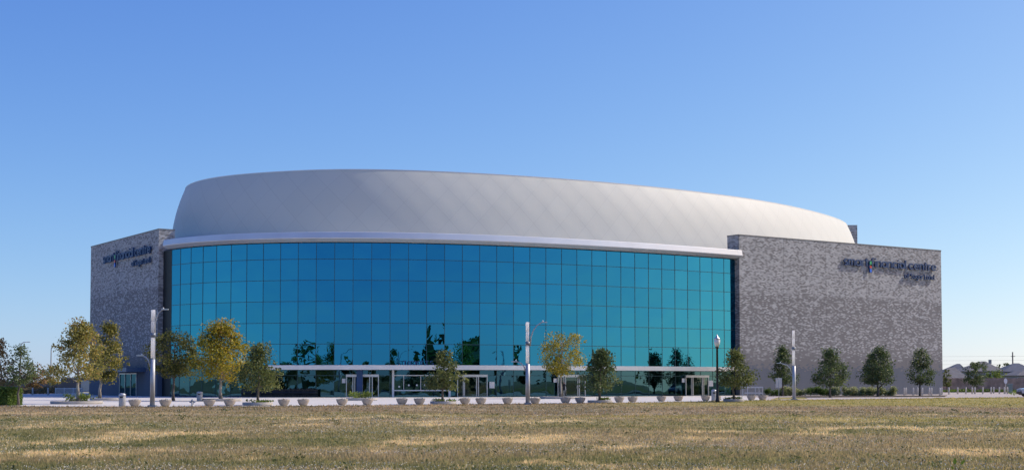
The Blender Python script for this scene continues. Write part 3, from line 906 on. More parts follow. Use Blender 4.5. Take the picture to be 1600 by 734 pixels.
def write(mb, t, x0, z0, sx, sz, y, depth, wt=0.2, gap=0.26):
    """letters as solid bars bent along their strokes, front at y, in the local XZ plane"""
    x = x0
    for ch in t:
        if ch == ' ':
            x += 0.5 * sx; continue
        w, strokes = GLYPH[ch]
        for k, st in enumerate(strokes):
            yy = y - 0.004 * k
            pts = [Vector((x + px * sx, z0 + pz * sz)) for px, pz in st]
            n = len(pts); L_, R_ = [], []
            closed = (pts[0] - pts[-1]).length < 1e-6
            for i in range(n):
                a = pts[i - 1] if i else (pts[-2] if closed else pts[0])
                b = pts[i + 1] if i < n - 1 else (pts[1] if closed else pts[-1])
                d = (b - a).normalized(); nn = Vector((-d.y, d.x))
                h = wt * 0.5
                o = Vector((nn.x * h * sx, nn.y * h * sz))
                L_.append(pts[i] + o); R_.append(pts[i] - o)
            F0 = [mb.vert((p.x, yy, p.y)) for p in L_]; F1 = [mb.vert((p.x, yy, p.y)) for p in R_]
            B0 = [mb.vert((p.x, yy + depth, p.y)) for p in L_]; B1 = [mb.vert((p.x, yy + depth, p.y)) for p in R_]
            for i in range(n - 1):
                mb.face([F0[i], F1[i], F1[i + 1], F0[i + 1]]); mb.face([B0[i + 1], B1[i + 1], B1[i], B0[i]])
                mb.face([F0[i + 1], B0[i + 1], B0[i], F0[i]]); mb.face([F1[i], B1[i], B1[i + 1], F1[i + 1]])
            if not closed:
                mb.face([F0[0], B0[0], B1[0], F1[0]]); mb.face([F0[-1], F1[-1], B1[-1], B0[-1]])
        x += (w + gap) * sx
    return x
def disc(mb, x, z, rx, rz_, y, depth):
    n = 14
    f = [mb.vert((x + rx * math.cos(2 * math.pi * k / n), y, z + rz_ * math.sin(2 * math.pi * k / n))) for k in range(n)]
    b = [mb.vert((x + rx * math.cos(2 * math.pi * k / n), y + depth, z + rz_ * math.sin(2 * math.pi * k / n))) for k in range(n)]
    mb.face(f); mb.face(list(reversed(b)))
    for k in range(n): mb.face([f[k], b[k], b[(k + 1) % n], f[(k + 1) % n]])

def wall_sign(O, ex, m0, m1, xh, s0, s1, sxh, label):
    (ua, za), (ub, zb) = wallhit(*m0, O, ex), wallhit(*m1, O, ex)
    z0 = (za + zb) / 2
    rz = math.atan2(ex.y, ex.x)
    n = Vector((ex.y, -ex.x, 0))
    base = O + ex * ua + Vector((0, 0, z0))
    t = thing('wall_sign', base, label, 'sign', 'building name signs', rz)
    ln = ub - ua
    wA = text_width('smart', .26); wB = text_width('financial centre', .26); mid = 0.75
    sx = ln / (wA + mid + wB)
    y = -0.34; dp = 0.20
    mb = MB(); write(mb, 'smart', 0.1 * sx, 0, sx, xh, y, dp, 0.225)
    xb = (wA + mid) * sx
    write(mb, 'financial centre', xb, 0, sx, xh, y, dp, 0.225)
    mb.build('lettering', M['sign_blue'], t)
    xe = (wA + mid * 0.60) * sx
    mb = MB()      # dark curved stem of the emblem
    st = [Vector((xe - 0.05 * sx, -1.05 * xh)), Vector((xe - 0.12 * sx, -0.4 * xh)), Vector((xe - 0.05 * sx, 0.3 * xh)), Vector((xe + 0.1 * sx, 1.0 * xh))]
    for a, b in zip(st, st[1:]):
        mb.prism([(a.x - 0.11 * sx, y + 0.03), (a.x + 0.11 * sx, y + 0.03), (a.x + 0.11 * sx, y + dp), (a.x - 0.11 * sx, y + dp)], min(a.y, b.y), max(a.y, b.y) - 0.004)
    mb.build('emblem_stem', M['sign_blue'], t)
    for nm, mt, dz, rx, rz_ in (('emblem_dot', 'emblem_green', 0.60, 0.19, 0.34), ('emblem_dot', 'emblem_red', -0.08, 0.19, 0.22), ('emblem_dot', 'emblem_blue', -0.72, 0.19, 0.34)):
        mb = MB(); disc(mb, xe + 0.08 * sx, dz * xh, rx * sx, rz_ * xh, y - 0.03, 0.05)
        o = mb.build(nm, M[mt], t); o['label'] = {'emblem_green': 'green dot of the emblem', 'emblem_red': 'red dot of the emblem', 'emblem_blue': 'blue dot of the emblem'}[mt]
    (uc, zc), (ud, zd) = wallhit(*s0, O, ex), wallhit(*s1, O, ex)
    ln2 = ud - uc; tw_ = text_width('at Sugar Land', .26)
    sx2 = ln2 / tw_
    mb = MB(); write(mb, 'at Sugar Land', uc - ua, (zc + zd) / 2 - z0, sx2, sxh, y, dp, 0.22)
    mb.build('tagline', M['sign_blue'], t)
    # stand-off pins
    mb = MB()
    mb.box((ln / 2, -0.12, 0.5 * xh), (ln * 0.97, 0.05, 0.07))
    for k in range(12): mb.box((ln * (k + 0.5) / 12, -0.048, 0.5 * xh), (0.05, 0.092, 0.05))
    mb.build('mounting_rail', M['collar'], t)
    return t
wall_sign(CR, exr, (1316, 413.6), (1460, 423.2), 0.80, (1411.5, 434.3), (1457, 437.0), 0.46, 'dark blue letters with coloured emblem on the sunlit brick wing')
wall_sign(FL, exl, (164, 412.6), (238, 394.0), 0.80, (209, 416.0), (237, 409.8), 0.46, 'dark blue letters with coloured emblem on the shaded brick wing')
# TICKETS standing on the canopy
pa, na = gp_at(s_at_px(627.5)); pb, nb = gp_at(s_at_px(673))
pa = pa + na * 1.7; pb = pb + nb * 1.7
d = (pb - pa).normalized()
t = thing('ticket_sign', (pa.x, pa.y, ZC1), 'dark TICKETS letters standing on the white entrance canopy', 'sign', None, math.atan2(d.y, d.x))
mb = MB(); sx = (pb - pa).length / text_width('TICKETS', .32); write(mb, 'TICKETS', 0, 0.04, sx, 0.31, -0.03, 0.08, 0.2, 0.32)
mb.build('lettering', M['sign_blue'], t)
mb = MB(); mb.box(((pb - pa).length / 2, 0.01, 0.02), ((pb - pa).length, 0.05, 0.04)); mb.build('rail', M['sign_blue'], t)

# ================================================================== PLANTING
ORD = ['first', 'second', 'third', 'fourth', 'fifth', 'sixth', 'seventh', 'eighth', 'ninth', 'tenth', 'eleventh', 'twelfth', 'thirteenth', 'fourteenth',
       'fifteenth', 'sixteenth', 'seventeenth', 'eighteenth', 'nineteenth', 'twentieth', 'twenty-first', 'twenty-second', 'twenty-third', 'twenty-fourth']

def crown_r(h, shape):
    if shape == 'oak': return (1 - h) ** 0.85 * 1.06 * min(1.0, (h + 0.10) / 0.30) ** 0.6
    if shape == 'round': return math.sqrt(max(0.0, 1 - (2 * h - 0.92) ** 2 * 0.86))
    if shape == 'full': return (1 - h) ** 0.62 * 1.04 * min(1.0, (h + 0.12) / 0.36) ** 0.7
    return (1 - h) ** 0.55 * min(1.0, (h + 0.08) / 0.26) ** 0.5
def tree(name, label, px, Y, cx, top, bot, hw, kind, bark='bark', seed=1, leaf=0.12, dens=2.6, shape='oak', fork=False, group=None, z0=0.0, trunk_r=None, tone=0.0):
    rg = random.Random(seed); ng = np.random.default_rng(seed)
    base = Vector((x_at(px, Y, 1), Y, z0))
    zt = world_at(cx, top, Y).z - z0; zb = world_at(cx, bot, Y).z - z0
    dx = x_at(cx, Y, (zt + zb) / 2) - base.x
    Wd = hw * 1.24 * Y / F_PX
    Hc = zt - zb
    root = thing(name, base, label, 'tree', group)
    tr = trunk_r or 0.035 + 0.016 * zt
    # trunk
    k = 9
    tp = []
    for i in range(k):
        f = i / (k - 1); z = f * (zb + 0.72 * Hc)
        tp.append(Vector((dx * max(0, (z - zb * 0.5)) / zt + rg.gauss(0, 0.035) * (0 < i), rg.gauss(0, 0.035) * (0 < i), z)))
    mb = MB(); mb.tube(tp, [tr * (1.35 if i == 0 else 1.0) * (1 - 0.82 * i / (k - 1)) for i in range(k)], 8)
    def on_trunk(z):
        z = min(z, tp[-1].z)
        for a, b in zip(tp, tp[1:]):
            if z <= b.z: return a.lerp(b, (z - a.z) / max(1e-6, b.z - a.z))
        return tp[-1]
    # clumps
    nc = 34 + int(10 * Hc)
    centres = []; sig = []
    for c in range(nc):
        h = rg.random() ** 1.3 * 0.95 + 0.02
        a = rg.uniform(0, 2 * math.pi)
        lump = 0.80 + 0.26 * mnoise.noise(Vector((math.cos(a) * 1.3 + seed, math.sin(a) * 1.3, h * 3.2)))
        r = crown_r(h, shape) * Wd * 1.22 * lump * (rg.random() ** 0.40)
        z = zb + h * Hc + rg.gauss(0, 0.02) * Hc
        axis = on_trunk(z)
        p = Vector((axis.x * (1 - h * 0.0) + r * math.cos(a), axis.y + r * math.sin(a), z))
        if z > tp[-1].z: p = Vector((dx + r * math.cos(a), r * math.sin(a), z))
        centres.append(p); sig.append(Wd * rg.uniform(0.085, 0.17))
        if c % 2 == 0:
            zs = max(zb * 0.86, z - rg.uniform(0.25, 0.6) * (r + 0.3))
            s = on_trunk(zs)
            mid = s.lerp(p, 0.5) + Vector((rg.gauss(0, .05), rg.gauss(0, .05), 0.10 * r))
            rr = tr * 0.34 * (1 - 0.5 * h)
            mb.tube([s, mid, p], [rr, rr * 0.65, rr * 0.25], 5, caps=False)
    if fork:
        s = on_trunk(zb * 0.55); e = Vector((dx + 0.5 * Wd, 0, zb + 0.25 * Hc)); mb.tube([s, s.lerp(e, 0.5) + Vector((0.1, 0, -0.1)), e], [tr * .6, tr * .5, tr * .3], 6)
    mb.build('trunk', M[bark], root)
    # a few long shoots that break the outline
    for c in range(10):
        h = rg.uniform(0.1, 0.98); a = rg.uniform(0, 2 * math.pi); r = crown_r(h, shape) * Wd * rg.uniform(1.0, 1.3)
        centres.append(Vector((dx * 0.9 + r * math.cos(a), r * math.sin(a), zb + h * Hc))); sig.append(Wd * 0.06)
    area = Wd * 2 * Hc * 0.66
    n = int(dens * area / (leaf * leaf * 1.2 * 0.5))
    cw = np.array([s ** 1.6 for s in sig]); cw /= cw.sum()
    ci = ng.choice(len(centres), n, p=cw)
    C_ = np.array([tuple(c) for c in centres])[ci]; S_ = np.array(sig)[ci]
    g = np.clip(ng.normal(size=(n, 3)), -1.9, 1.9); g[:, 2] *= 0.75
    P = C_ + g * S_[:, None] * 1.05
    ctr = np.array([dx, 0, zb + 0.4 * Hc])
    nrm = unit(ng.normal(size=(n, 3)) * 0.9 + unit(P - ctr) * 0.5 + np.array([0, 0, 0.45]))
    clump_t = ng.normal(0, 0.13, len(centres))[ci]
    tint = 0.46 + tone + clump_t + ng.normal(0, 0.20, n)
    leaf_mesh('crown', P, nrm, leaf * ng.uniform(0.6, 1.3, n), tint, LEAF[kind], root, 0.6, ng)
    return root

def shrub(name, label, px0, px1, top, Y, kind, seed, cat='shrub', group=None, leaf=0.06, dens=2.6, depth=None, z0=0.0, spiky=False):
    ng = np.random.default_rng(seed)
    x0, x1 = x_at(px0, Y, 1), x_at(px1, Y, 1)
    zt = max(0.22, world_at(0, top, Y).z - z0)
    root = thing(name, ((x0 + x1) / 2, Y, z0), label, cat, group)
    w = (x1 - x0) / 2; dp = depth or min(w, 0.8)
    k = max(4, int(w * 9))
    cc = np.stack([ng.uniform(-1, 1, k) * w * 0.86, ng.uniform(-1, 1, k) * dp * 0.8, zt * ng.uniform(0.22, 0.80, k)], 1)
    n = int(dens * 2 * w * zt / (leaf * leaf * 0.6)) + 60
    ci = ng.integers(0, k, n)
    P = cc[ci] + ng.normal(size=(n, 3)) * np.array([w * 0.16 + 0.05, dp * 0.17, zt * 0.16])
    P[:, 2] = np.clip(P[:, 2], 0.02, zt * 1.08)
    up = np.array([0, 0, 0.5])
    nrm = unit(ng.normal(size=(n, 3)) + up)
    tint = 0.5 + ng.normal(0, 0.16, k)[ci] + ng.normal(0, 0.2, n)
    if spiky: nrm[:, 2] *= 0.2; nrm = unit(nrm)
    leaf_mesh('foliage', P, nrm, leaf * ng.uniform(0.6, 1.4, n), tint, LEAF[kind], root, 0.5, ng)
    mb = MB()
    rg = random.Random(seed)
    for c in cc[:min(k, 12)]:
        mb.tube([(c[0] * 0.5, c[1] * 0.5, 0), (c[0] * 0.8, c[1] * 0.8, c[2] * 0.6), tuple(c)], [0.014, 0.010, 0.005], 4, caps=False)
    mb.build('stem', M['bark'], root)
    return root

def round_planter(px0, px1, front, label, h=0.22):
    Yf = 3520.0 / (front - 598.0)
    r = (px1 - px0) / 2 * Yf / F_PX * 1.01
    Yc = Yf + r
    base = Vector((x_at((px0 + px1) / 2, Yc, 0.2), Yc, 0))
    t = thing('round_planter', base, label, 'planter', 'round tree planters on the plaza')
    mb = MB(); mb.lathe([(r - 0.06, 0.0), (r - 0.06, 0.04), (r, 0.05), (r, h - 0.02), (r - 0.02, h), (r - 0.30, h), (r - 0.32, h - 0.02), (r - 0.32, 0.05)], (0, 0, 0), 48)
    mb.f.pop(); mb.mi.pop(); mb.smooth.pop()
    o = mb.build('kerb_ring', M['planter'], t); o.data.set_sharp_from_angle(angle=R(35))
    mb = MB(); mb.lathe([(r - 0.33, 0.05), (r - 0.33, h - 0.06), (r * 0.4, h - 0.01)], (0, 0, 0), 32); mb.build('soil', M['soil'], t)
    return base, r, Yc

pE = round_planter(80, 160, 631, 'widest round planter, with a low green shrub and tall tree')
pF = round_planter(141, 194, 625.0, 'round planter in the building shade behind the wide planter')
pH = round_planter(314, 377, 626.3, 'pale round planter under the yellow tree beside the white bin')
pI = round_planter(379, 426, 633, 'low round planter with grassy tufts around a feathery oak')
pX = round_planter(541, 590, 625.2, 'round planter full of leaves in front of the column doors')
pJ = round_planter(672, 713, 631.2, 'round planter of the small oak before the ticket window')
pK = round_planter(843, 905, 622.6, 'round planter of the slim yellow tree by the doors')
pL = round_planter(918, 957, 629.3, 'round planter with tufts under the dark oak right of the doors')
pM = round_planter(1130, 1163, 627.2, 'round planter beside the black lamp post')

TG = 'trees on the plaza'
tree('plane_tree', 'tall yellow-green tree with airy crown in the widest planter', 122, pE[2], 124, 504, 592, 38, 'autumn', 'pale_bark', 11, 0.10, 2.7, 'syc', group=TG, z0=0.18)
tree('plane_tree', 'dark orange-green tree in front of the shaded brick wing', 156, pF[2], 171, 505, 592, 25, 'olive', 'pale_bark', 12, 0.11, 3.0, 'syc', group=TG, z0=0.18, tone=0.08)
tree('magnolia_tree', 'dark glossy tree at the corner of the shaded wing and glass', 271, 128, 273, 519, 586, 31, 'olive', 'bark', 13, 0.11, 3.2, 'round', group=TG, tone=-0.17)
tree('plane_tree', 'tallest yellow tree with bushy crown before the glass', 345, pH[2], 346, 504, 590, 43, 'yellow', 'pale_bark', 14, 0.11, 3.2, 'syc', group=TG, z0=0.18)
tree('oak_tree', 'wide feathery green oak beside the tall yellow tree', 403, pI[2], 405, 540, 606, 38, 'oak', 'bark', 15, 0.10, 2.5, 'oak', group=TG, z0=0.18)
tree('oak_tree', 'small green oak in front of the ticket window', 692, pJ[2], 694, 549, 606, 29, 'oak', 'bark', 16, 0.10, 2.5, 'oak', group=TG, z0=0.18)
tree('plane_tree', 'slim yellow-brown tree with pale trunk beside the middle column lamp', 876, pK[2], 881, 519, 582, 29, 'yellow', 'pale_bark', 17, 0.11, 2.1, 'round', group=TG, z0=0.18, tone=-0.06)
tree('oak_tree', 'dark green oak right of the slim yellow tree', 937, pL[2], 941, 546, 608, 30, 'darkoak', 'bark', 18, 0.10, 2.6, 'oak', group=TG, z0=0.18, tone=0.1)
tree('oak_tree', 'green oak at the meeting of the glass and sunlit wing', 1147, pM[2], 1150, 546, 603, 29, 'oak', 'bark', 19, 0.10, 2.6, 'oak', group=TG, z0=0.18)
TW = 'oaks along the sunlit brick wing'
tree('oak_tree', 'oak partly behind the white column lamp at the sunlit wing', 1223, 172, 1222, 541, 597, 20, 'darkoak', 'bark', 20, 0.12, 2.6, 'oak', group=TW)
tree('oak_tree', 'full dark oak standing in the middle of the shrub hedge', 1297, 156, 1299, 545, 601, 27, 'darkoak', 'bark', 21, 0.12, 2.8, 'full', group=TW)
tree('oak_tree', 'dark oak with a side branch low on its trunk', 1371, 165, 1375, 543, 597, 26, 'darkoak', 'bark', 22, 0.12, 2.7, 'oak', fork=True, group=TW)
tree('oak_tree', 'hidden oak whose trunk shows behind the forked oak', 1363.5, 184, 1361, 552, 599, 16, 'darkoak', 'bark', 23, 0.12, 2.4, 'oak', group=TW)
tree('oak_tree', 'slender dark oak among the pale bollards near the wing corner', 1437, 170, 1439, 546, 599, 20, 'darkoak', 'bark', 24, 0.12, 2.3, 'syc', group=TW)
tree('oak_tree', 'lone bushy oak in front of the brown board fence', 1523, 236, 1525, 566, 600, 14, 'darkoak', 'bark', 25, 0.16, 3.0, 'round')
tree('garden_tree', 'pale green tree just past the corner of the sunlit wing', 1479, 243, 1479, 577, 602, 6, 'oak', 'bark', 26, 0.16, 2.6, 'round')
tree('garden_tree', 'round tree top above the roofs beside the utility pole', 1573, 335, 1573, 567, 590, 6, 'darkoak', 'bark', 27, 0.22, 2.4, 'round')
tree('garden_tree', 'tree top above the roof of the largest house', 1560, 330, 1560, 568.5, 590, 5, 'darkoak', 'bark', 28, 0.22, 2.4, 'round')
tree('garden_tree', 'bright green tree behind the fence before the house wall', 1552, 262, 1555, 579, 600, 13, 'bright', 'bark', 29, 0.16, 2.2, 'round', tone=-0.25)
TL = 'trees beyond the shaded wing'
tree('plane_tree', 'rust coloured tree with white trunk behind the hedge block', 3, 180, -2, 529, 603, 24, 'rust', 'pale_bark', 31, 0.17, 1.8, 'syc', group=TL, tone=0.15)
tree('oak_tree', 'dark bluish green oak beside the clipped hedge block', 29, 100.5, 32, 543, 599, 23, 'darkoak', 'bark', 32, 0.085, 1.7, 'full', group=TL, tone=0.1)
tree('plane_tree', 'small brown-green tree behind the dark oak', 52, 225, 53, 569, 610, 14, 'rust', 'bark', 33, 0.2, 2.5, 'round', group=TL, tone=-0.2)
tree('plane_tree', 'small yellow-green tree below the distant plain street light', 83, 240, 84, 572, 599, 12, 'autumn', 'bark', 34, 0.2, 2.5, 'round', group=TL)
tree('garden_tree', 'faint far tree on the skyline between the small trees', 69, 420, 69, 577, 600, 8, 'darkoak', 'bark', 35, 0.32, 2.4, 'round', group=TL)

# plants in the planters
def tufts(base, r, px0, px1, top, Y, kind, seed, label, leaf=0.08):
    return shrub('planter_plant', label, px0, px1, top, Y, kind, seed, 'plant', 'low plants in the round planters', leaf, 1.7, depth=r * 0.6, z0=0.18)
tufts(pE[0], pE[1], 97, 141, 614, pE[2] + 0.2, 'bright', 41, 'low leafy green shrub around the airy tree trunk', 0.09)
tufts(pI[0], pI[1], 384, 422, 624.5, pI[2], 'bright', 42, 'grassy green tufts around the feathery oak trunk')
tufts(pX[0], pX[1], 546, 585, 612, pX[2], 'bright', 43, 'leafy yellow-green plants in front of the column doors')
tufts(pJ[0], pJ[1], 675, 712, 624.0, pJ[2], 'bright', 44, 'grassy tufts around the small oak before the ticket window')
tufts(pL[0], pL[1], 926, 954, 621.0, pL[2], 'bright', 45, 'grassy tufts around the dark oak right of the doors')
tufts(pM[0], pM[1], 1133, 1160, 619.5, pM[2], 'bright', 46, 'grassy tufts around the oak beside the black lamp post')

# clipped hedge block at the edge of the lawn
ng = np.random.default_rng(51)
hx1 = x_at(23.0, 101, 1); hx0 = x_at(-40, 101, 1); hz = world_at(10, 606, 100).z
t = thing('clipped_hedge', ((hx0 + hx1) / 2, 101.2, 0), 'clipped dark green box hedge at the lawn edge', 'hedge')
w, dpt = (hx1 - hx0) / 2, 1.2
n = 14000
P = ng.uniform(-1, 1, (n, 3)) * np.array([w, dpt, 0.5 * hz]) + np.array([0, 0, 0.5 * hz])
side = ng.integers(0, 4, n)
P[side == 0, 1] = -dpt + ng.normal(0, .05, (side == 0).sum()); P[side == 1, 2] = hz + ng.normal(0, .04, (side == 1).sum())
P[side == 2, 0] = w + ng.normal(0, .05, (side == 2).sum())
leaf_mesh('foliage', P, unit(ng.normal(size=(n, 3)) + np.array([0, -0.3, 0.4])), 0.07 * ng.uniform(.6, 1.3, n), 0.45 + ng.normal(0, .25, n), LEAF['hedge'], t, .6, ng)
mb = MB(); mb.box((0, 0, hz * 0.46), (2 * w - 0.25, 2 * dpt - 0.25, hz * 0.86)); mb.build('core', M['soil'], t)

# shrub row along the sunlit wing
row = [(1199, 1213, 'hedge'), (1212, 1226, 'varieg'), (1225, 1241, 'varieg'), (1243, 1255, 'varieg'), (1264, 1278, 'hedge'), (1277, 1290, 'hedge'), (1289, 1301, 'varieg'),
       (1301, 1313, 'varieg'), (1312, 1325, 'varieg'), (1324, 1338, 'varieg'), (1337, 1350, 'varieg'), (1349, 1362, 'varieg'), (1361, 1374, 'varieg'), (1373, 1386, 'varieg'), (1385, 1399, 'varieg')]
for i, (a, b, k) in enumerate(row):
    shrub('round_shrub', '%s rounded shrub along the sunlit wing, %s of fifteen from the lamp side' % ('dark green' if k == 'hedge' else 'pale variegated', ORD[i]), a - 3.0, b + 3.0, 604.8 + random.Random(i).uniform(-0.8, 0.8), 174, k, 60 + i,
          'shrub', 'shrub row along the sunlit wing', 0.08, 4.0, 0.7)

# heath strip far left, and dark growth at the foot of the fence: too many plants to count
ng = np.random.default_rng(77)
def drift(name, x0, x1, y0, y1, hmax, n, kind, leaf):
    x = ng.uniform(x0, x1, n); y = ng.uniform(y0, y1, n)
    hgt = np.array([0.55 + 0.45 * mnoise.noise(Vector((a * 0.4, b * 0.4, 2.0))) for a, b in zip(x, y)]) * hmax
    P = np.stack([x, y, hgt * ng.random(n) ** 0.6], 1)
    o = leaf_mesh(name, P, unit(ng.normal(size=(n, 3)) + np.array([0, 0, .5])), leaf * ng.uniform(.6, 1.4, n),
                  np.array([0.5 + 0.5 * mnoise.noise(Vector((a * 0.15, b * 0.15, 8.0))) for a, b in zip(x, y)]) + ng.normal(0, .15, n), LEAF[kind], None, .5, ng)
    tag(o, kind='stuff'); return o
drift('heath_planting', x_at(-60, 212, 0), x_at(92, 212, 0), 206, 224, 1.25, 9000, 'heath', 0.16)
drift('weeds_at_fence', x_at(1476, 246, 0), x_at(1700, 246, 0), 244.5, 249, 0.7, 7000, 'hedge', 0.16)
drift('verge_planting', x_at(1590, 185, 0), x_at(1760, 185, 0), 176, 190, 0.9, 3000, 'bright', 0.12)

# ================================================================== STREET FURNITURE
def bowl_proto():
    t = thing('bowl_planter', (0, 0, 0), 'x', 'planter', 'concrete bowl planters along the lawn edge')
    mb = MB(); mb.lathe([(0.21, 0.0), (0.235, 0.012), (0.31, 0.10), (0.385, 0.24), (0.43, 0.39), (0.435, 0.425), (0.415, 0.44), (0.37, 0.435), (0.35, 0.38)], sides=28)
    mb.f.pop(); mb.mi.pop(); mb.smooth.pop()
    b = mb.build('bowl', M['bowl'], t)
    mb = MB(); mb.lathe([(0.355, 0.36), (0.355, 0.39), (0.2, 0.42)], sides=20); mb.build('soil', M['soil'], t)
    ng = np.random.default_rng(5); n = 90
    P = ng.normal(size=(n, 3)) * np.array([.15, .15, .03]) + np.array([0, 0, .445])
    leaf_mesh('plant', P, unit(ng.normal(size=(n, 3)) + np.array([0, 0, .6])), .035 * ng.uniform(.6, 1.3, n), .3 + ng.normal(0, .25, n), LEAF['heath'], t, .5, ng)
    return t
proto = bowl_proto()
BOWLS = [(210.5, 634.2), (258.5, 634.2), (327, 633.6), (359, 633.6), (443.5, 633.2), (474, 633.0), (534.5, 632.3), (574, 632.0), (628, 631.3), (655.5, 631.3), (726.5, 630.7), (751.5, 630.6),
         (793, 630.2), (836, 630.2), (883.5, 629.3), (906.5, 629.2), (967.5, 628.0), (988.5, 627.8), (1033.5, 626.5), (1060, 626.2), (1102.5, 625.6), (1119.5, 625.6), (1174, 624.7), (1191.5, 624.6)]
rg = random.Random(3)
for i, (px, by) in enumerate(BOWLS):
    o = proto if i == 0 else copy_tree(proto)
    Yb = 3520.0 / (by - 598.0)
    Yb = max(Yb, edge_y(x_at(px, Yb, 0)) + 0.55)
    o.location = (x_at(px, Yb, 0.3), Yb, 0); o.rotation_euler.z = rg.uniform(0, 6.28)
    o['label'] = 'round concrete bowl planter by the lawn, %s of the row from the shaded wing' % ORD[i]

def bollards():
    t = thing('bollard', (0, 0, 0), 'x', 'bollard', 'pale bollards by the driveway')
    mb = MB(); mb.lathe([(0.105, 0), (0.105, 0.93), (0.09, 0.98), (0.05, 1.0)], sides=14); mb.build('post', M['concrete_post'], t)
    mb = MB(); mb.lathe([(0.16, 0), (0.16, 0.02), (0.11, 0.03)], sides=14); mb.build('footing', M['planter'], t)
    pos = [(1398.5, 616), (1413, 616.8), (1415.8, 616.2), (1427, 616.8), (1433.7, 616), (1441.2, 616.8), (1452, 616.4), (1455.5, 616.8), (1468.7, 616.9), (1471.2, 616.4),
           (1482.6, 615.5), (1496.4, 615.2), (1509.3, 615.0), (1519, 614.9), (1523.2, 615), (1535.7, 614.9), (1548.5, 614.9), (1552.6, 614.2), (1561.5, 614.9), (1569.4, 614.8), (1574.2, 614.9)]
    for i, (px, by) in enumerate(pos):
        o = t if i == 0 else copy_tree(t)
        Yb = 3520.0 / (by - 598.0)
        o.location = (x_at(px, Yb, 0.5), Yb, 0)
        o['label'] = 'pale concrete bollard by the driveway, %s counted from the hedge end' % ORD[i]
    for i, (px, by) in enumerate(((51, 616.8), (75, 616.8), (28, 617))):
        o = copy_tree(t); Yb = 3520.0 / (by - 598.0); Yb = min(Yb, 187 + i)
        o.location = (x_at(px, Yb, 0.5), Yb, 0); o['group'] = 'pale bollards beside the heath strip'
        o['label'] = ['pale bollard before the heath strip, between the small trees', 'pale bollard before the heath strip, nearest the white railing', 'pale bollard before the heath strip, close to the clipped hedge'][i]
bollards()

# white column lamps
def mk_diff():
    m = bpy.data.materials.new('white_diffuser'); m.use_nodes = True
    nt = m.node_tree; b = nt.nodes['Principled BSDF']; out = nt.nodes['Material Output']
    b.inputs['Base Color'].default_value = (0.85, 0.86, 0.87, 1); b.inputs['Roughness'].default_value = 0.3
    t = N(nt, 'ShaderNodeBsdfTranslucent')
    n = noise(nt, objco(nt), 1.5, 2)
    L(nt, ramp(nt, n, [(0, (0.95, 0.95, 0.95)), (1, (0.98, 0.98, 0.98))]), t.inputs['Color'])
    mx = N(nt, 'ShaderNodeMixShader'); mx.inputs[0].default_value = 0.78
    L(nt, b.outputs[0], mx.inputs[1]); L(nt, t.outputs[0], mx.inputs[2]); L(nt, mx.outputs[0], out.inputs['Surface'])
    return m
M['white_diffuser'] = mk_diff()
def column_lamp(px, by, ty, arms, label):
    Y = 3520.0 / (by - 598.0)
    x = x_at(px, Y, 0)
    def pt(a, b):
        p = world_at(a, b, Y); return Vector((p.x - x, 0, p.z))
    Ht = pt(px, ty).z
    t = thing('column_lamp', (x, Y, 0), label, 'street lamp', 'white column lamps at the lawn edge')
    mb = MB(); mb.box((0, 0, 0.06), (0.52, 0.52, 0.12)); mb.build('base', M['collar'], t)
    zl = Ht * 0.49
    mb = MB(); mb.lathe([(0.165, 0.12), (0.155, zl), (0.10, zl + 0.01)], sides=16)
    mb.box((0.03, 0.15, (zl + Ht) / 2), (0.16, 0.06, Ht - zl)); mb.build('pole', M['pole_grey'], t)
    for (f0, f1) in ((0.50, 0.715), (0.765, 0.88), (0.884, 1.0)):
        mb = MB(); mb.lathe([(0.115, f0 * Ht), (0.125, f0 * Ht + .01), (0.125, f1 * Ht - .01), (0.115, f1 * Ht)], (-0.02, 0, 0), 18)
        mb.build('diffuser', M['white_diffuser'], t)
    mb = MB(); mb.lathe([(0.17, 0.72 * Ht), (0.17, 0.76 * Ht)], (-0.0, 0, 0), 16); mb.build('collar', M['collar'], t)
    for pts in arms:
        P = [pt(*p) for p in pts]
        mb = MB(); mb.tube(P, [0.055] + [0.045] * (len(P) - 2) + [0.035], 8)
        s = 1 if P[-1].x > P[0].x else -1
        z = P[0].z
        mb.tube([Vector((0.0, 0, z)), P[0]], 0.05, 6)
        a = mb.build('arm', M['pole_grey'], t)
        e = P[-1]
        mb = MB(); mb.box((e.x + s * 0.16, 0, e.z + 0.0), (0.46, 0.20, 0.07)); mb.lathe([(0.05, 0), (0.06, .05), (.02, .10)], (e.x + s * 0.05, 0, e.z + 0.035), 8)
        mb.build('lamp_head', M['silver'], a)
    return t
column_lamp(238, 635.0, 484, (((241.2, 523), (241.8, 508), (244.2, 496), (248, 488), (254, 483)), ((234.5, 572), (232.5, 563.5), (228.5, 558), (222.5, 555))), 'white column lamp with two curved arms beside the shaded wing')
column_lamp(824.6, 631.0, 503, (((828.3, 540), (829.5, 527), (833, 516), (839, 508), (847, 503)), ((821.0, 579), (818.5, 571.5), (813.5, 566.5), (807, 564.5))), 'white column lamp with two curved arms before the middle of the glass')
column_lamp(1241, 624.2, 516, (((1237.5, 583), (1235, 575.5), (1229.5, 570), (1220, 567)),), 'white column lamp with one curved arm before the sunlit wing')

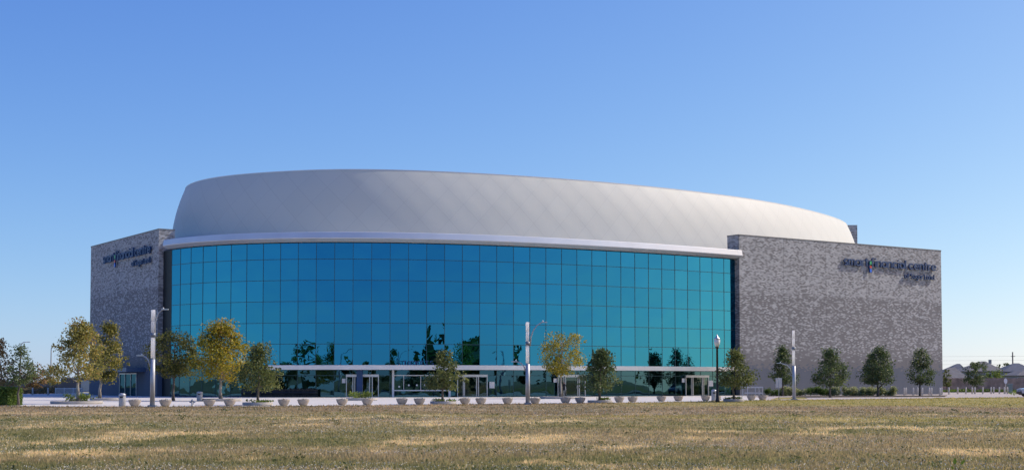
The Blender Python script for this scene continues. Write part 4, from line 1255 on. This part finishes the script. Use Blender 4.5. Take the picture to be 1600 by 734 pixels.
# black lamp post with lantern
Y = 3520 / (627.2 - 598); x = x_at(1121, Y, 0)
t = thing('lantern_lamp', (x, Y, 0), 'black lamp post with white acorn lantern before the last doors', 'street lamp')
z1 = world_at(1121, 541.5, Y).z; z2 = world_at(1121, 522, Y).z
mb = MB(); mb.lathe([(0.19, -0.1), (0.19, 0.1), (0.14, 0.25), (0.125, 0.9), (0.105, 1.0), (0.085, z1 - 0.15), (0.15, z1 - 0.08), (0.17, z1)], sides=16); mb.build('pole', M['black'], t)
hl = z2 - z1
mb = MB(); mb.lathe([(0.15, z1 + 0.005), (0.25, z1 + 0.3 * hl), (0.27, z1 + 0.55 * hl), (0.25, z1 + 0.58 * hl)], sides=18); mb.build('lantern', M['lamp_glass'], t)
mb = MB(); mb.lathe([(0.28, z1 + 0.585 * hl), (0.24, z1 + 0.68 * hl), (0.10, z1 + 0.80 * hl), (0.07, z1 + 0.92 * hl), (0.02, z2)], sides=18); mb.build('lantern_cap', M['silver'], t)

# bins
def bin_(px, by, top, label, wpx, kind=0):
    Y = 3520 / (by - 598.0); x = x_at(px, Y, 0.5); h = world_at(px, top, Y).z; r = wpx / 2 * Y / F_PX
    t = thing('litter_bin', (x, Y, 0), label, 'litter bin', 'litter bins on the plaza')
    mb = MB(); mb.lathe([(r * 0.94, 0.02), (r, 0.05), (r, h * 0.78), (r * 0.97, h * 0.80)], sides=22); mb.build('body', M['bin_metal'], t)
    mb = MB(); mb.lathe([(r * 1.05, h * 0.805), (r * 1.05, h * 0.86), (r * 0.95, h * 0.95), (r * 0.5, h)], sides=22); mb.build('lid', M['pole_grey'], t)
    mb = MB(); mb.box((0, -r * 0.86, h * 0.70), (r * 0.9, r * 0.4, h * 0.10)); mb.build('opening', M['black'], t)
    mb = MB(); mb.lathe([(r * 0.98, 0.0), (r * 0.98, 0.022)], sides=22); mb.build('foot', M['black'], t)
bin_(191.0, 634, 613.8, 'large grey litter bin between the widest planter and first bowl', 10.5)
bin_(312, 626.2, 611, 'pale litter bin at the edge of the yellow tree planter', 9)
bin_(1115.5, 626.0, 608.0, 'pale tall litter bin behind the black lamp post', 8)

# hydrant
Y = 3520 / (634.0 - 598); x = x_at(295.5, Y, 0.3); h = world_at(295, 623, Y).z
t = thing('fire_hydrant', (x, Y + 1, 0), 'small pale hydrant with dark cap on the plaza edge', 'hydrant')
mb = MB(); mb.lathe([(0.13, 0), (0.13, 0.03), (0.085, 0.05), (0.085, h * 0.62)], sides=14); mb.build('barrel', M['concrete_post'], t)
mb = MB(); mb.lathe([(0.10, h * 0.625), (0.11, h * 0.75), (0.08, h * 0.9), (0.03, h * 0.94), (0.03, h)], sides=14); mb.build('bonnet', M['collar'], t)
for s in (-1, 1):
    mb = MB(); mb.tube([(s * 0.08, 0, h * 0.55), (s * 0.20, 0, h * 0.55)], 0.05, 8); mb.build('nozzle', M['collar'], t)

# white railing at the wing corner
Y = 3520 / (615.3 - 598); x0, x1 = x_at(1160, Y, 0.5), x_at(1192.5, Y, 0.5)
Y = 178.0; x0, x1 = x_at(1160, Y, 0.5), x_at(1192.5, Y, 0.5)
zt, zb = world_at(1176, 603.6, Y).z, world_at(1176, 613.4, Y).z
t = thing('bike_rail', ((x0 + x1) / 2, Y, 0), 'white two-bar railing on the plaza before the sunlit wing', 'railing')
w = x1 - x0
mb = MB(); mb.box((0, 0, zt - 0.08), (w, 0.12, 0.15)); mb.build('top_rail', M['white_metal'], t)
mb = MB(); mb.box((0.1, 0, zb), (w - 0.35, 0.10, 0.13)); mb.build('bottom_rail', M['white_metal'], t)
for k in (-0.48, -0.25, 0.12, 0.30, 0.48):
    mb = MB(); mb.box((k * w, 0.02, (zt - 0.16) / 2), (0.07, 0.05, zt - 0.16)); mb.build('post', M['white_metal'], t)

# pale lattice railing far left
Y = 186.0; x0, x1 = x_at(86.5, Y, 0.5), x_at(128, Y, 0.5); zt = world_at(100, 605.8, Y).z
t = thing('lattice_railing', ((x0 + x1) / 2, Y, 0), 'pale lattice railing behind the widest planter', 'railing')
w = x1 - x0
mb = MB()
for z in (0.12, zt - 0.04): mb.box((0, 0, z), (w, 0.06, 0.08))
for k in range(33): mb.box((-w / 2 + 0.03 + (w - 0.06) * k / 32, 0.001, zt / 2), (0.045, 0.04, zt - 0.06))
mb.build('lattice', M['white_metal'], t)
for k in (-.5, -.17, .17, .5):
    mb = MB(); mb.box((k * w, 0.05, zt / 2 + .02), (0.10, 0.05, zt + .04)); mb.build('post', M['white_metal'], t)

# two back-turned sign plates on a post
Y = 3520 / (624.6 - 598); Y = 137.0; x = x_at(1217, Y, 1)
t = thing('twin_plate_sign', (x, Y, 0), 'two blank pale sign plates on one slim post', 'sign')
zt, zb = world_at(1217, 590, Y).z, world_at(1217, 605, Y).z
mb = MB(); mb.tube([(0, 0.04, 0), (0, 0.04, zt + 0.05)], 0.03, 8); mb.build('post', M['collar'], t)
for s in (-1, 1):
    mb = MB(); mb.box((s * 0.17, 0, (zt + zb) / 2), (0.27, 0.015, zt - zb)); mb.build('plate', M['concrete_post'], t)

# round sign, green cabinet
Y = 214.0; x = x_at(1570, Y, 1); zt, zb = world_at(1570, 590.5, Y).z, world_at(1570, 599, Y).z
t = thing('round_sign', (x, Y - 0.4, 0), 'white round sign on a pale post among the bollards', 'sign')
mb = MB(); mb.tube([(0, 0.05, 0), (0, 0.05, zt - 0.1)], 0.045, 8); mb.build('post', M['concrete_post'], t)
mb = MB(); r = (zt - zb) / 2
n = 20; f = [mb.vert((r * 0.62 * math.cos(2 * math.pi * k / n), -0.012, (zt + zb) / 2 + r * math.sin(2 * math.pi * k / n))) for k in range(n)]
b_ = [mb.vert((r * 0.62 * math.cos(2 * math.pi * k / n), 0.012, (zt + zb) / 2 + r * math.sin(2 * math.pi * k / n))) for k in range(n)]
mb.face(f); mb.face(b_[::-1])
for k in range(n): mb.face([f[k], b_[k], b_[(k + 1) % n], f[(k + 1) % n]])
mb.build('plate', M['paper'], t)
Y = 222.0; x0, x1 = x_at(1574.5, Y, 1), x_at(1581, Y, 1); h = world_at(1577, 599, Y).z
t = thing('utility_cabinet', ((x0 + x1) / 2, Y, 0), 'grey-green utility cabinet at the end of the bollards', 'cabinet')
mb = MB(); mb.box((0, 0, h / 2 - .03), (x1 - x0, 0.7, h - .06)); mb.build('body', M['util_green'], t)
mb = MB(); mb.box((0, 0, h - 0.025), (x1 - x0 + .08, 0.78, 0.05)); mb.build('lid', M['pole_grey'], t)
for s in (-1, 1):
    mb = MB(); mb.box((s * (x1 - x0) * .24, -0.36, h * .5), ((x1 - x0) * .44, 0.02, h * .8)); mb.build('door', M['util_green'], t)

# notices on the glass
def notice(pxa, pxb, top, bot, label):
    pa, na = gp_at(s_at_px(pxa)); pb, nb = gp_at(s_at_px(pxb))
    pa = pa + na * 0.24; pb = pb + nb * 0.24; d = (pb - pa)
    z1, z0 = world_at(pxa, top, pa.y).z, world_at(pxa, bot, pa.y).z
    mb = MB(); mb.box((d.length / 2, 0, (z1 - z0) / 2), (d.length, 0.03, z1 - z0))
    o = mb.build('notice_board', M['paper'], None, (pa.x, pa.y, z0), math.atan2(d.y, d.x))
    tag(o, label, 'notice', 'white notices on the glass')
notice(534.8, 540.2, 591, 598, 'white notice left of the doors with the dark column')
notice(763.5, 771.5, 596, 606, 'white notice right of the doors behind the small oak')
notice(863.6, 868.4, 590.8, 597, 'white notice left of the doors behind the yellowing tree')
notice(1063.6, 1067.6, 590.6, 597, 'white notice left of the doors nearest the sunlit wing')
notice(1105.2, 1112, 594, 603, 'white notice right of the doors nearest the sunlit wing')

# person at the doors
def person(px, Y, label):
    x = x_at(px, Y, 1)
    bmv = [(0, 0, .93), (0, .0, 1.10), (0, .01, 1.30), (0, .0, 1.45), (0, -.01, 1.53), (0, -.03, 1.63), (0, -.03, 1.72),
           (-.09, 0, .88), (-.13, -.04, .50), (-.16, .02, .09), (-.17, -.12, .04),
           (.09, 0, .88), (.14, .06, .50), (.19, .16, .09), (.19, .04, .04),
           (-.17, .0, 1.41), (-.23, .02, 1.14), (-.20, -.10, .93), (-.19, -.13, .84),
           (.17, .0, 1.41), (.24, .03, 1.14), (.25, -.04, .91), (.25, -.06, .82)]
    ed = [(0, 1), (1, 2), (2, 3), (3, 4), (4, 5), (5, 6), (0, 7), (7, 8), (8, 9), (9, 10), (0, 11), (11, 12), (12, 13), (13, 14), (3, 15), (15, 16), (16, 17), (17, 18), (3, 19), (19, 20), (20, 21), (21, 22)]
    rad = [.14, .13, .15, .10, .06, .095, .075, .10, .065, .05, .04, .10, .065, .05, .04, .065, .05, .038, .03, .065, .05, .038, .03]
    me = bpy.data.meshes.new('person'); me.from_pydata(bmv, ed, [])
    o = bpy.data.objects.new('person', me); COL.objects.link(o)
    sk = o.modifiers.new('skin', 'SKIN')
    for i, r in enumerate(rad):
        me.skin_vertices[0].data[i].radius = (r, r * .82)
        me.skin_vertices[0].data[i].use_root = (i == 0)
    sub = o.modifiers.new('sub', 'SUBSURF'); sub.levels = sub.render_levels = 2
    dg = bpy.context.evaluated_depsgraph_get()
    m2 = bpy.data.meshes.new_from_object(o.evaluated_get(dg))
    o.modifiers.clear(); o.data = m2
    m2.materials.clear()
    for k in ('dark_cloth', 'skin', 'black'): m2.materials.append(M[k])
    for p in m2.polygons:
        c = p.center; p.use_smooth = True
        p.material_index = 1 if (1.50 < c.z and c.y < 0.03 and c.z < 1.70) or (c.z < 0.93 and abs(c.x) > 0.175 and c.z > .7) else 0
    o.location = (x, Y, 0)
    return tag(o, label, 'person')
pp, nn = gp_at(s_at_px(881.5)); pp = pp + nn * 1.3
person(881.5, pp.y, 'person in dark clothes walking past the doors behind the yellowing tree')

# ================================================================== BEYOND
# board fence
Y = 250.0; x0, x1 = x_at(1462, Y, 1), x_at(1720, Y, 1); zt = world_at(1540, 590.3, Y).z
t = thing('board_fence', ((x0 + x1) / 2, Y, 0), 'long brown board fence in front of the houses', 'fence')
mb = MB(); rg = random.Random(8); w = x1 - x0; nb_ = 190
for k in range(nb_):
    mb.box((-w / 2 + w * (k + .5) / nb_, rg.uniform(-.01, .01), zt / 2 + rg.uniform(-.03, .03)), (w / nb_ - .012, 0.03, zt))
mb.build('boards', M['wood_fence'], t)
for k in range(12):
    mb = MB(); mb.box((-w / 2 + w * k / 11, 0.09, zt / 2), (0.1, 0.1, zt - .1)); mb.build('post', M['wood_fence'], t)

def house(Y, xa, xb, eave, pka, pkb, pk, mats, label, depth=9.0, seed=1, windows=(), chim=None):
    x0, x1 = x_at(xa, Y, 4), x_at(xb, Y, 4); r0, r1 = x_at(pka, Y + depth / 2, 6), x_at(pkb, Y + depth / 2, 6)
    ze = world_at(0, eave, Y).z; zp = world_at(0, pk, Y + depth / 2).z
    xc = (x0 + x1) / 2
    t = thing('house', (xc, Y, 0), label, 'house', 'houses behind the board fence')
    ov = 0.4
    mb = MB(); mb.prism([(x0 - xc + ov, ov), (x1 - xc - ov, ov), (x1 - xc - ov, depth - ov), (x0 - xc + ov, depth - ov)], 0, ze - 0.02); mb.build('wall', M['house_wall'], t)
    mb = MB()
    a, b, c, d = (x0 - xc, 0, ze), (x1 - xc, 0, ze), (x1 - xc, depth, ze), (x0 - xc, depth, ze)
    e, f = (r0 - xc, depth / 2, zp), (r1 - xc, depth / 2, zp)
    mb.poly([a, b, f, e]); mb.poly([b, c, f]); mb.poly([c, d, e, f]); mb.poly([d, a, e]); mb.poly([d, c, b, a])
    mb.box((0, -0.02, ze - 0.08), (x1 - x0, 0.06, 0.18))
    rf = mb.build('roof', M[mats], t)
    if chim is not None:
        mb = MB(); mb.box((x_at(chim, Y + depth / 2, 6) - xc, depth * .55, zp - 0.1), (0.5, 0.5, 0.9)); mb.build('chimney', M['house_wall'], rf)
    for wx in windows:
        wz = ze - 0.95
        u = x_at(wx, Y, 3) - xc
        mb = MB()
        mb.box((u, ov - .03, wz + .52), (1.3, .06, .08)); mb.box((u, ov - .03, wz - .52), (1.3, .06, .08))
        for s in (-1, 1): mb.box((u + s * .61, ov - .03, wz), (.08, .06, .95))
        wo = mb.build('window', M['white_metal'], t)
        mb = MB(); mb.box((u, ov - .012, wz), (1.12, .02, .94)); mb.build('pane', M['window_dark'], wo)
    return t
house(272, 1466, 1516, 591.5, 1482, 1492, 573.5, 'shingle', 'low grey roofed house at the corner of the sunlit wing', windows=())
house(300, 1478, 1516, 583, 1495, 1500, 567.8, 'shingle_dark', 'house with dark blue pyramid roof behind the low grey roof', windows=(1510,))
house(292, 1507, 1570, 579.5, 1533, 1540, 564.0, 'shingle', 'largest house with high grey hip roof behind the lone oak', windows=(1545, 1560), chim=1548)
house(310, 1567, 1622, 580, 1584, 1592, 567.0, 'shingle_dark', 'dark roofed house behind the utility pole', windows=(1590, 1606))
house(276, 1588, 1660, 586, 1606, 1630, 573, 'shingle', 'house at the end of the fence beyond the parked car', windows=(1596,))

Y = 322.0; x = x_at(1583, Y, 1); zt = world_at(1583, 549.5, Y).z
t = thing('utility_pole', (x, Y, 0), 'tall wooden utility pole rising above the house roofs', 'utility pole')
mb = MB(); mb.tube([(0, 0, 0), (0, 0, zt)], [0.20, 0.14], 8); mb.build('pole', M['pole_wood'], t)
mb = MB(); mb.box((0, -0.2, zt - 1.0), (0.16, 2.4, 0.12)); mb.build('crossarm', M['pole_wood'], t)
for k, dz in enumerate((0.95, 1.9, 2.8)):
    mb = MB(); mb.tube([(-60 + 15 * j, 30 - 7.5 * j + 0.0, zt - dz + 0.02 * (j - 4) ** 2) for j in range(9)], 0.012, 4, caps=False); mb.build('wire', M['black'], t)

# distant street lights on the left
def far_lamp(px, top, base, Y, reach, label):
    x = x_at(px, Y, 4); zt = world_at(px, top, Y).z
    t = thing('street_light', (x, Y, 0), label, 'street light', 'distant street lights')
    mb = MB(); mb.tube([(0, 0, 0), (0, 0, zt - .9), (reach * .08, 0, zt - .35), (reach * .35, 0, zt - .06), (reach * .75, 0, zt)], [.13, .10, .085, .07, .06], 8); mb.build('pole', M['pole_grey'], t)
    mb = MB(); mb.box((reach * .9, 0, zt - .01), (reach * .32, .28, .12)); mb.build('lamp_head', M['pole_grey'], t)
far_lamp(31.5, 533.8, 610, 235, 1.5, 'distant street light with long arm above the dark oak')
far_lamp(79.5, 540.2, 610, 262, 0.55, 'distant plain street light with short arm above small tree')

# far boundary wall on the left
mb = MB(); Y = 300.0
mb.box((x_at(30, Y, 1), Y, 0.9), (x_at(240, Y, 1) - x_at(-180, Y, 1), 0.3, 1.9))
o = mb.build('boundary_wall', M['far_wall'], None, (0, 0, 0)); tag(o, 'long low dark boundary wall behind the heath strip', 'wall')
x0, x1 = x_at(95, 262, 2), x_at(150, 262, 2); zt = world_at(100, 590.5, 262).z
t = thing('service_shed', ((x0 + x1) / 2, 262, 0), 'plain grey-blue shed seen under the airy tree crown', 'shed')
mb = MB(); mb.prism([(-(x1 - x0) / 2, 0), ((x1 - x0) / 2, 0), ((x1 - x0) / 2, 6), (-(x1 - x0) / 2, 6)], 0, zt); mb.build('wall', M['far_wall'], t)
mb = MB(); mb.box((0, 3, zt + .08), (x1 - x0 + .4, 6.4, .16)); mb.build('roof', M['pole_grey'], t)
mb = MB(); mb.box(((x1 - x0) * .2, -0.02, 1.05), (1.6, .05, 2.1)); mb.build('door', M['pole_grey'], t)

# parked car at the edge of the frame
def car(px, Y, label):
    x = x_at(px, Y, 0.7)
    t = thing('parked_car', (x, Y, 0), label, 'car')
    prof = [(0.0, 0.42), (0.02, 0.72), (0.12, 0.92), (1.0, 1.06), (1.35, 1.12), (1.95, 1.62), (2.3, 1.72), (3.9, 1.70), (4.45, 1.62), (4.68, 1.1), (4.72, 0.75), (4.70, 0.42)]
    W = 0.92
    mb = MB(); mb.sm = False
    def half(z): return W - (0.0 if z < 1.1 else (z - 1.1) * 0.30) - (0.08 if z < 0.5 else 0)
    L0 = [mb.vert((a, -half(z), z)) for a, z in prof]; R0 = [mb.vert((a, half(z), z)) for a, z in prof]
    n = len(prof)
    for i in range(n):
        j = (i + 1) % n
        mb.face([L0[i], R0[i], R0[j], L0[j]])
    mb.face(L0); mb.face(R0[::-1])
    mb.build('body', M['car_paint'], t)
    for s in (-1, 1):
        y = lambda z: s * (half(z) + 0.012)
        for (a, b, c, d) in (((1.50, 1.16), (2.62, 1.16), (2.62, 1.62), (2.02, 1.60)), ((2.70, 1.16), (3.55, 1.16), (3.55, 1.62), (2.70, 1.62)), ((3.63, 1.16), (4.45, 1.16), (4.25, 1.58), (3.63, 1.62))):
            mb = MB(); mb.poly([(q[0], y(q[1]), q[1]) for q in (a, b, c, d)]); mb.build('window', M['window_dark'], t)
        for wx in (0.92, 3.72):
            mb = MB()
            prof2 = [(0.20, -0.11), (0.33, -0.11), (0.36, -0.07), (0.36, 0.07), (0.33, 0.11), (0.20, 0.11)]
            mb.lathe(prof2, sides=22)
            wo = mb.build('wheel', M['rubber'], t, (wx, s * (W - 0.10), 0.36)); wo.rotation_euler.x = R(90)
            mb = MB(); mb.lathe([(0.21, -0.118), (0.19, -0.122), (0.05, -0.10), (0.04, 0.10), (0.19, 0.122), (0.21, 0.118)], sides=20); mb.build('rim', M['silver'], wo)
        mb = MB(); mb.box((0.06, s * 0.66, 0.84), (0.10, 0.34, 0.15)); mb.build('headlight', M['lamp_glass'], t)
        mb = MB(); mb.box((1.62, s * (W + 0.08), 1.16), (0.16, 0.18, 0.14)); mb.build('mirror', M['car_paint'], t)
    mb = MB(); mb.poly([(1.372, -0.80, 1.155), (1.372, 0.80, 1.155), (1.93, 0.70, 1.625), (1.93, -0.70, 1.625)]); mb.build('windscreen', M['window_dark'], t)
    mb = MB(); mb.box((0.02, 0, 0.46), (0.12, 1.70, 0.24)); mb.build('bumper', M['black'], t)
    mb = MB(); mb.box((2.35, 0, 0.34), (4.3, 1.5, 0.2)); mb.build('underbody', M['black'], t)
    return t
car(1592.3, 164.0, 'silver-blue car parked at the end of the driveway')

# ================================================================== GRASS TUFTS AND FLOWERS ON THE LAWN (too many to count)
ng = np.random.default_rng(99)
def lawn_pts(n, y0, y1, extra=40):
    px = ng.uniform(-extra, 1600 + extra, n); py = ng.uniform(y0, y1, n)
    Yw = 3740.0 / (py - 598.0)          # a touch below the datum
    X = (px - 800) * Yw / F_PX
    ed = np.interp(X, [p.x for p in EDGE], [p.y for p in EDGE])
    k = Yw < ed - 0.35
    return X[k], Yw[k]
def lz(X, Y): return np.array([lawn_z(a, b) for a, b in zip(X, Y)])
X, Yy = lawn_pts(105000, 619, 752)
ex_ = ng.uniform(-60, 75, 9000); ey_ = np.interp(ex_, [p.x for p in EDGE], [p.y for p in EDGE]) - 0.30 - np.abs(ng.normal(0, 0.5, 9000))
X = np.concatenate([X, ex_]); Yy = np.concatenate([Yy, ey_])
Z = lz(X, Yy)
n = len(X)
blades = 3
A = ng.uniform(0, 2 * np.pi, (n, blades)); hgt = ng.uniform(0.025, 0.065, (n, blades)) * ng.choice([1, 1, 1, 1.9], (n, blades)); hgt[-9000:] *= ng.uniform(0.8, 1.9, (9000, 1)); wd = ng.uniform(0.010, 0.022, (n, blades)) * np.clip(Yy / 38.0, 1, 2.6)[:, None]
ox = ng.normal(0, 0.05, (n, blades)); oy = ng.normal(0, 0.05, (n, blades)); lean = ng.uniform(0.1, 0.8, (n, blades)) * hgt
bx, by_ = X[:, None] + ox, Yy[:, None] + oy
ca, sa = np.cos(A), np.sin(A)
V = np.empty((n, blades, 3, 3))
V[:, :, 0] = np.stack([bx - sa * wd, by_ + ca * wd, np.broadcast_to(Z[:, None] - .01, bx.shape)], -1)
V[:, :, 1] = np.stack([bx + sa * wd, by_ - ca * wd, np.broadcast_to(Z[:, None] - .01, bx.shape)], -1)
V[:, :, 2] = np.stack([bx + ca * lean, by_ + sa * lean, Z[:, None] + hgt], -1)
nt_ = n * blades
me = bpy.data.meshes.new('lawn_grass')
me.vertices.add(nt_ * 3); me.loops.add(nt_ * 3); me.polygons.add(nt_)
me.vertices.foreach_set('co', V.reshape(-1)); me.loops.foreach_set('vertex_index', np.arange(nt_ * 3, dtype=np.int32)); me.polygons.foreach_set('loop_start', np.arange(0, nt_ * 3, 3, dtype=np.int32))
me.update(calc_edges=True)
at = me.attributes.new('tint', 'FLOAT', 'POINT'); at.data.foreach_set('value', np.repeat(ng.random(nt_), 3).astype(np.float32))
me.materials.append(M['grass_blade'])
o = bpy.data.objects.new('lawn_grass', me); COL.objects.link(o); tag(o, kind='stuff')

X, Yy = lawn_pts(60000, 636, 752)
keep = np.array([mnoise.noise(Vector((a * 0.10, b * 0.22, 5.0))) + 0.5 * mnoise.noise(Vector((a * 0.5, b * 0.8, 1.0))) for a, b in zip(X, Yy)]) + ng.normal(0, .25, len(X)) > 0.12
X, Yy = X[keep], Yy[keep]; n = len(X)
P = np.stack([X, Yy, lz(X, Yy) + ng.uniform(.04, .08, n)], 1)
o = leaf_mesh('clover_flowers', P, unit(ng.normal(size=(n, 3)) + np.array([0, -.4, .8])), ng.uniform(.007, .0135, n) * np.clip(Yy / 38, 1, 1.7), ng.random(n), M['flower_white'], None, .9, ng)
tag(o, kind='stuff')

# a weed in the near grass
Y = 24.6; x = x_at(1492, Y, 0)
t = thing('broadleaf_weed', (x, Y, lawn_z(x, Y)), 'bright green young weed standing in the near dry grass', 'plant')
mb = MB(); mb.tube([(0, 0, -.02), (.01, 0, .12), (0, 0, .25)], [.008, .006, .004], 6); mb.tube([(.005, 0, .06), (.06, 0, .14), (.11, .0, .22)], [.005, .004, .003], 6); mb.build('stem', LEAF['hedge'], t)
def wleaf(c, d, ln, wd, m):
    d = Vector(d).normalized(); s = Vector((d.z, 0, -d.x)); c = Vector(c)
    mb = MB(); mb.poly([c, c + d * ln * .35 + s * wd, c + d * ln * .8 + s * wd * .7 + Vector((0, -.01, 0)), c + d * ln, c + d * ln * .8 - s * wd * .7, c + d * ln * .35 - s * wd])
    mb.build('leaf', m, t)
M['weed_leaf'] = plain('weed_leaf', (0.26, 0.36, 0.02), .5, 0, .15, 20)
M['weed_leaf_old'] = plain('weed_leaf_old', (0.30, 0.20, 0.05), .6, 0, .15, 20)
wleaf((0, 0, .23), (.05, 0, 1), .12, .032, M['weed_leaf']); wleaf((.10, 0, .235), (.7, 0, .7), .11, .026, M['weed_leaf']); wleaf((-.02, 0, .16), (-.6, -.2, .5), .06, .02, M['weed_leaf'])
wleaf((.08, 0, .03), (.1, 0, 1), .13, .03, M['weed_leaf_old'])

# unseen trees behind and beside the viewpoint, added for dark reflections in the glass
ng = np.random.default_rng(123)
Ps = []
for k in range(44):
    az = ng.uniform(-82, 76); rad = ng.uniform(215, 330)
    cx, cy = -8 + rad * math.sin(R(az)), 170 - rad * math.cos(R(az))
    if cy > -20 and abs(cx) < 0.55 * cy + 40: continue
    h = ng.uniform(6, 13); w = ng.uniform(3.0, 6.0)
    m_ = 300
    q = unit(ng.normal(size=(m_, 3))) * (ng.random((m_, 1)) ** 0.4)
    bump = 1 + 0.25 * np.sin(q[:, :1] * 5 + k)
    Ps.append(q * np.array([w, w, h * 0.42]) * bump + np.array([cx, cy, h * 0.56]))
    st = np.stack([np.full(26, cx) + ng.normal(0, .2, 26), np.full(26, cy) + ng.normal(0, .2, 26), np.linspace(0, h * .4, 26)], 1); Ps.append(st)
for k, (cx, cy, h, w) in enumerate(((44, 34, 12, 5.5), (52, 22, 14, 6.5), (62, 30, 12.5, 6), (70, 12, 14.5, 6.5), (38, 8, 12, 6), (84, 36, 12, 6))):  # nearer unseen trees, placed for the large dark reflections at mid-glass
    m_ = 900
    q = unit(ng.normal(size=(m_, 3))) * (ng.random((m_, 1)) ** 0.4)
    Ps.append(q * np.array([w, w, h * 0.40]) * (1 + 0.25 * np.sin(q[:, :1] * 6 + k)) + np.array([cx, cy, h * 0.58]))
    Ps.append(np.stack([np.full(30, cx) + ng.normal(0, .2, 30), np.full(30, cy) + ng.normal(0, .2, 30), np.linspace(0, h * .4, 30)], 1))
P = np.concatenate(Ps); n = len(P)
o = leaf_mesh('unseen_woods', P, unit(ng.normal(size=(n, 3)) + np.array([0, 0, .3])), ng.uniform(.5, 1.1, n), .35 + ng.normal(0, .2, n), LEAF['oak'], None, .7, ng)
tag(o, kind='stuff')

# dark row of folded barriers at the foot of the glass
sa, sb = s_at_px(384), s_at_px(499)
pm, nm = gp_at((sa + sb) / 2)
t = thing('barrier_row', (pm.x + nm.x * .8, pm.y + nm.y * .8, 0), 'low black row of folded barriers at the foot of the glass behind the feathery oak', 'barriers')
rg = random.Random(17)
mb = MB(); base = Vector((pm.x + nm.x * .8, pm.y + nm.y * .8, 0))
for k in range(58):
    p, n_o = gp_at(sa + (sb - sa) * (k + .5) / 58); p = p + n_o * (.8 + rg.uniform(-.05, .05)) - base
    h = rg.choice((0.86, 0.9, 0.92, 0.98, 1.02))
    mb.box((p.x, p.y, h / 2 + .02), (.15, .34, h), math.atan2(n_o.x, -n_o.y) + rg.uniform(-.1, .1))
mb.build('barriers', M['black'], t)
mb = MB()
pa_, na_ = gp_at(sa); pb_, nb_2 = gp_at(sb)
pts = []
for k in range(12):
    p, n_o = gp_at(sa + (sb - sa) * k / 11); p = p + n_o * .8 - base; pts.append((p.x, p.y, .5))
mb.tube(pts, .28, 6); mb.build('stack', M['black'], t)

# low weed tussocks scattered through the lawn: more than anyone would count
ng = np.random.default_rng(321)
X, Yy = lawn_pts(420, 634, 748)
Ps = []; Ts = []
for a, b in zip(X, Yy):
    k = int(ng.integers(8, 22)); r = ng.uniform(.07, .22)
    Ps.append(np.stack([a + ng.normal(0, r, k), b + ng.normal(0, r, k), lawn_z(a, b) + np.abs(ng.normal(0.05, .035, k))], 1)); Ts.append(np.full(k, ng.uniform(0.0, 0.9)))
P = np.concatenate(Ps); n = len(P)
o = leaf_mesh('lawn_weeds', P, unit(ng.normal(size=(n, 3)) + np.array([0, -.2, .6])), ng.uniform(.025, .055, n) * np.clip(np.linalg.norm(P[:, :2], axis=1) / 45, 1, 1.6), np.concatenate(Ts) + ng.normal(0, .1, n), LEAF['oak'], None, .35, ng)
tag(o, kind='stuff')
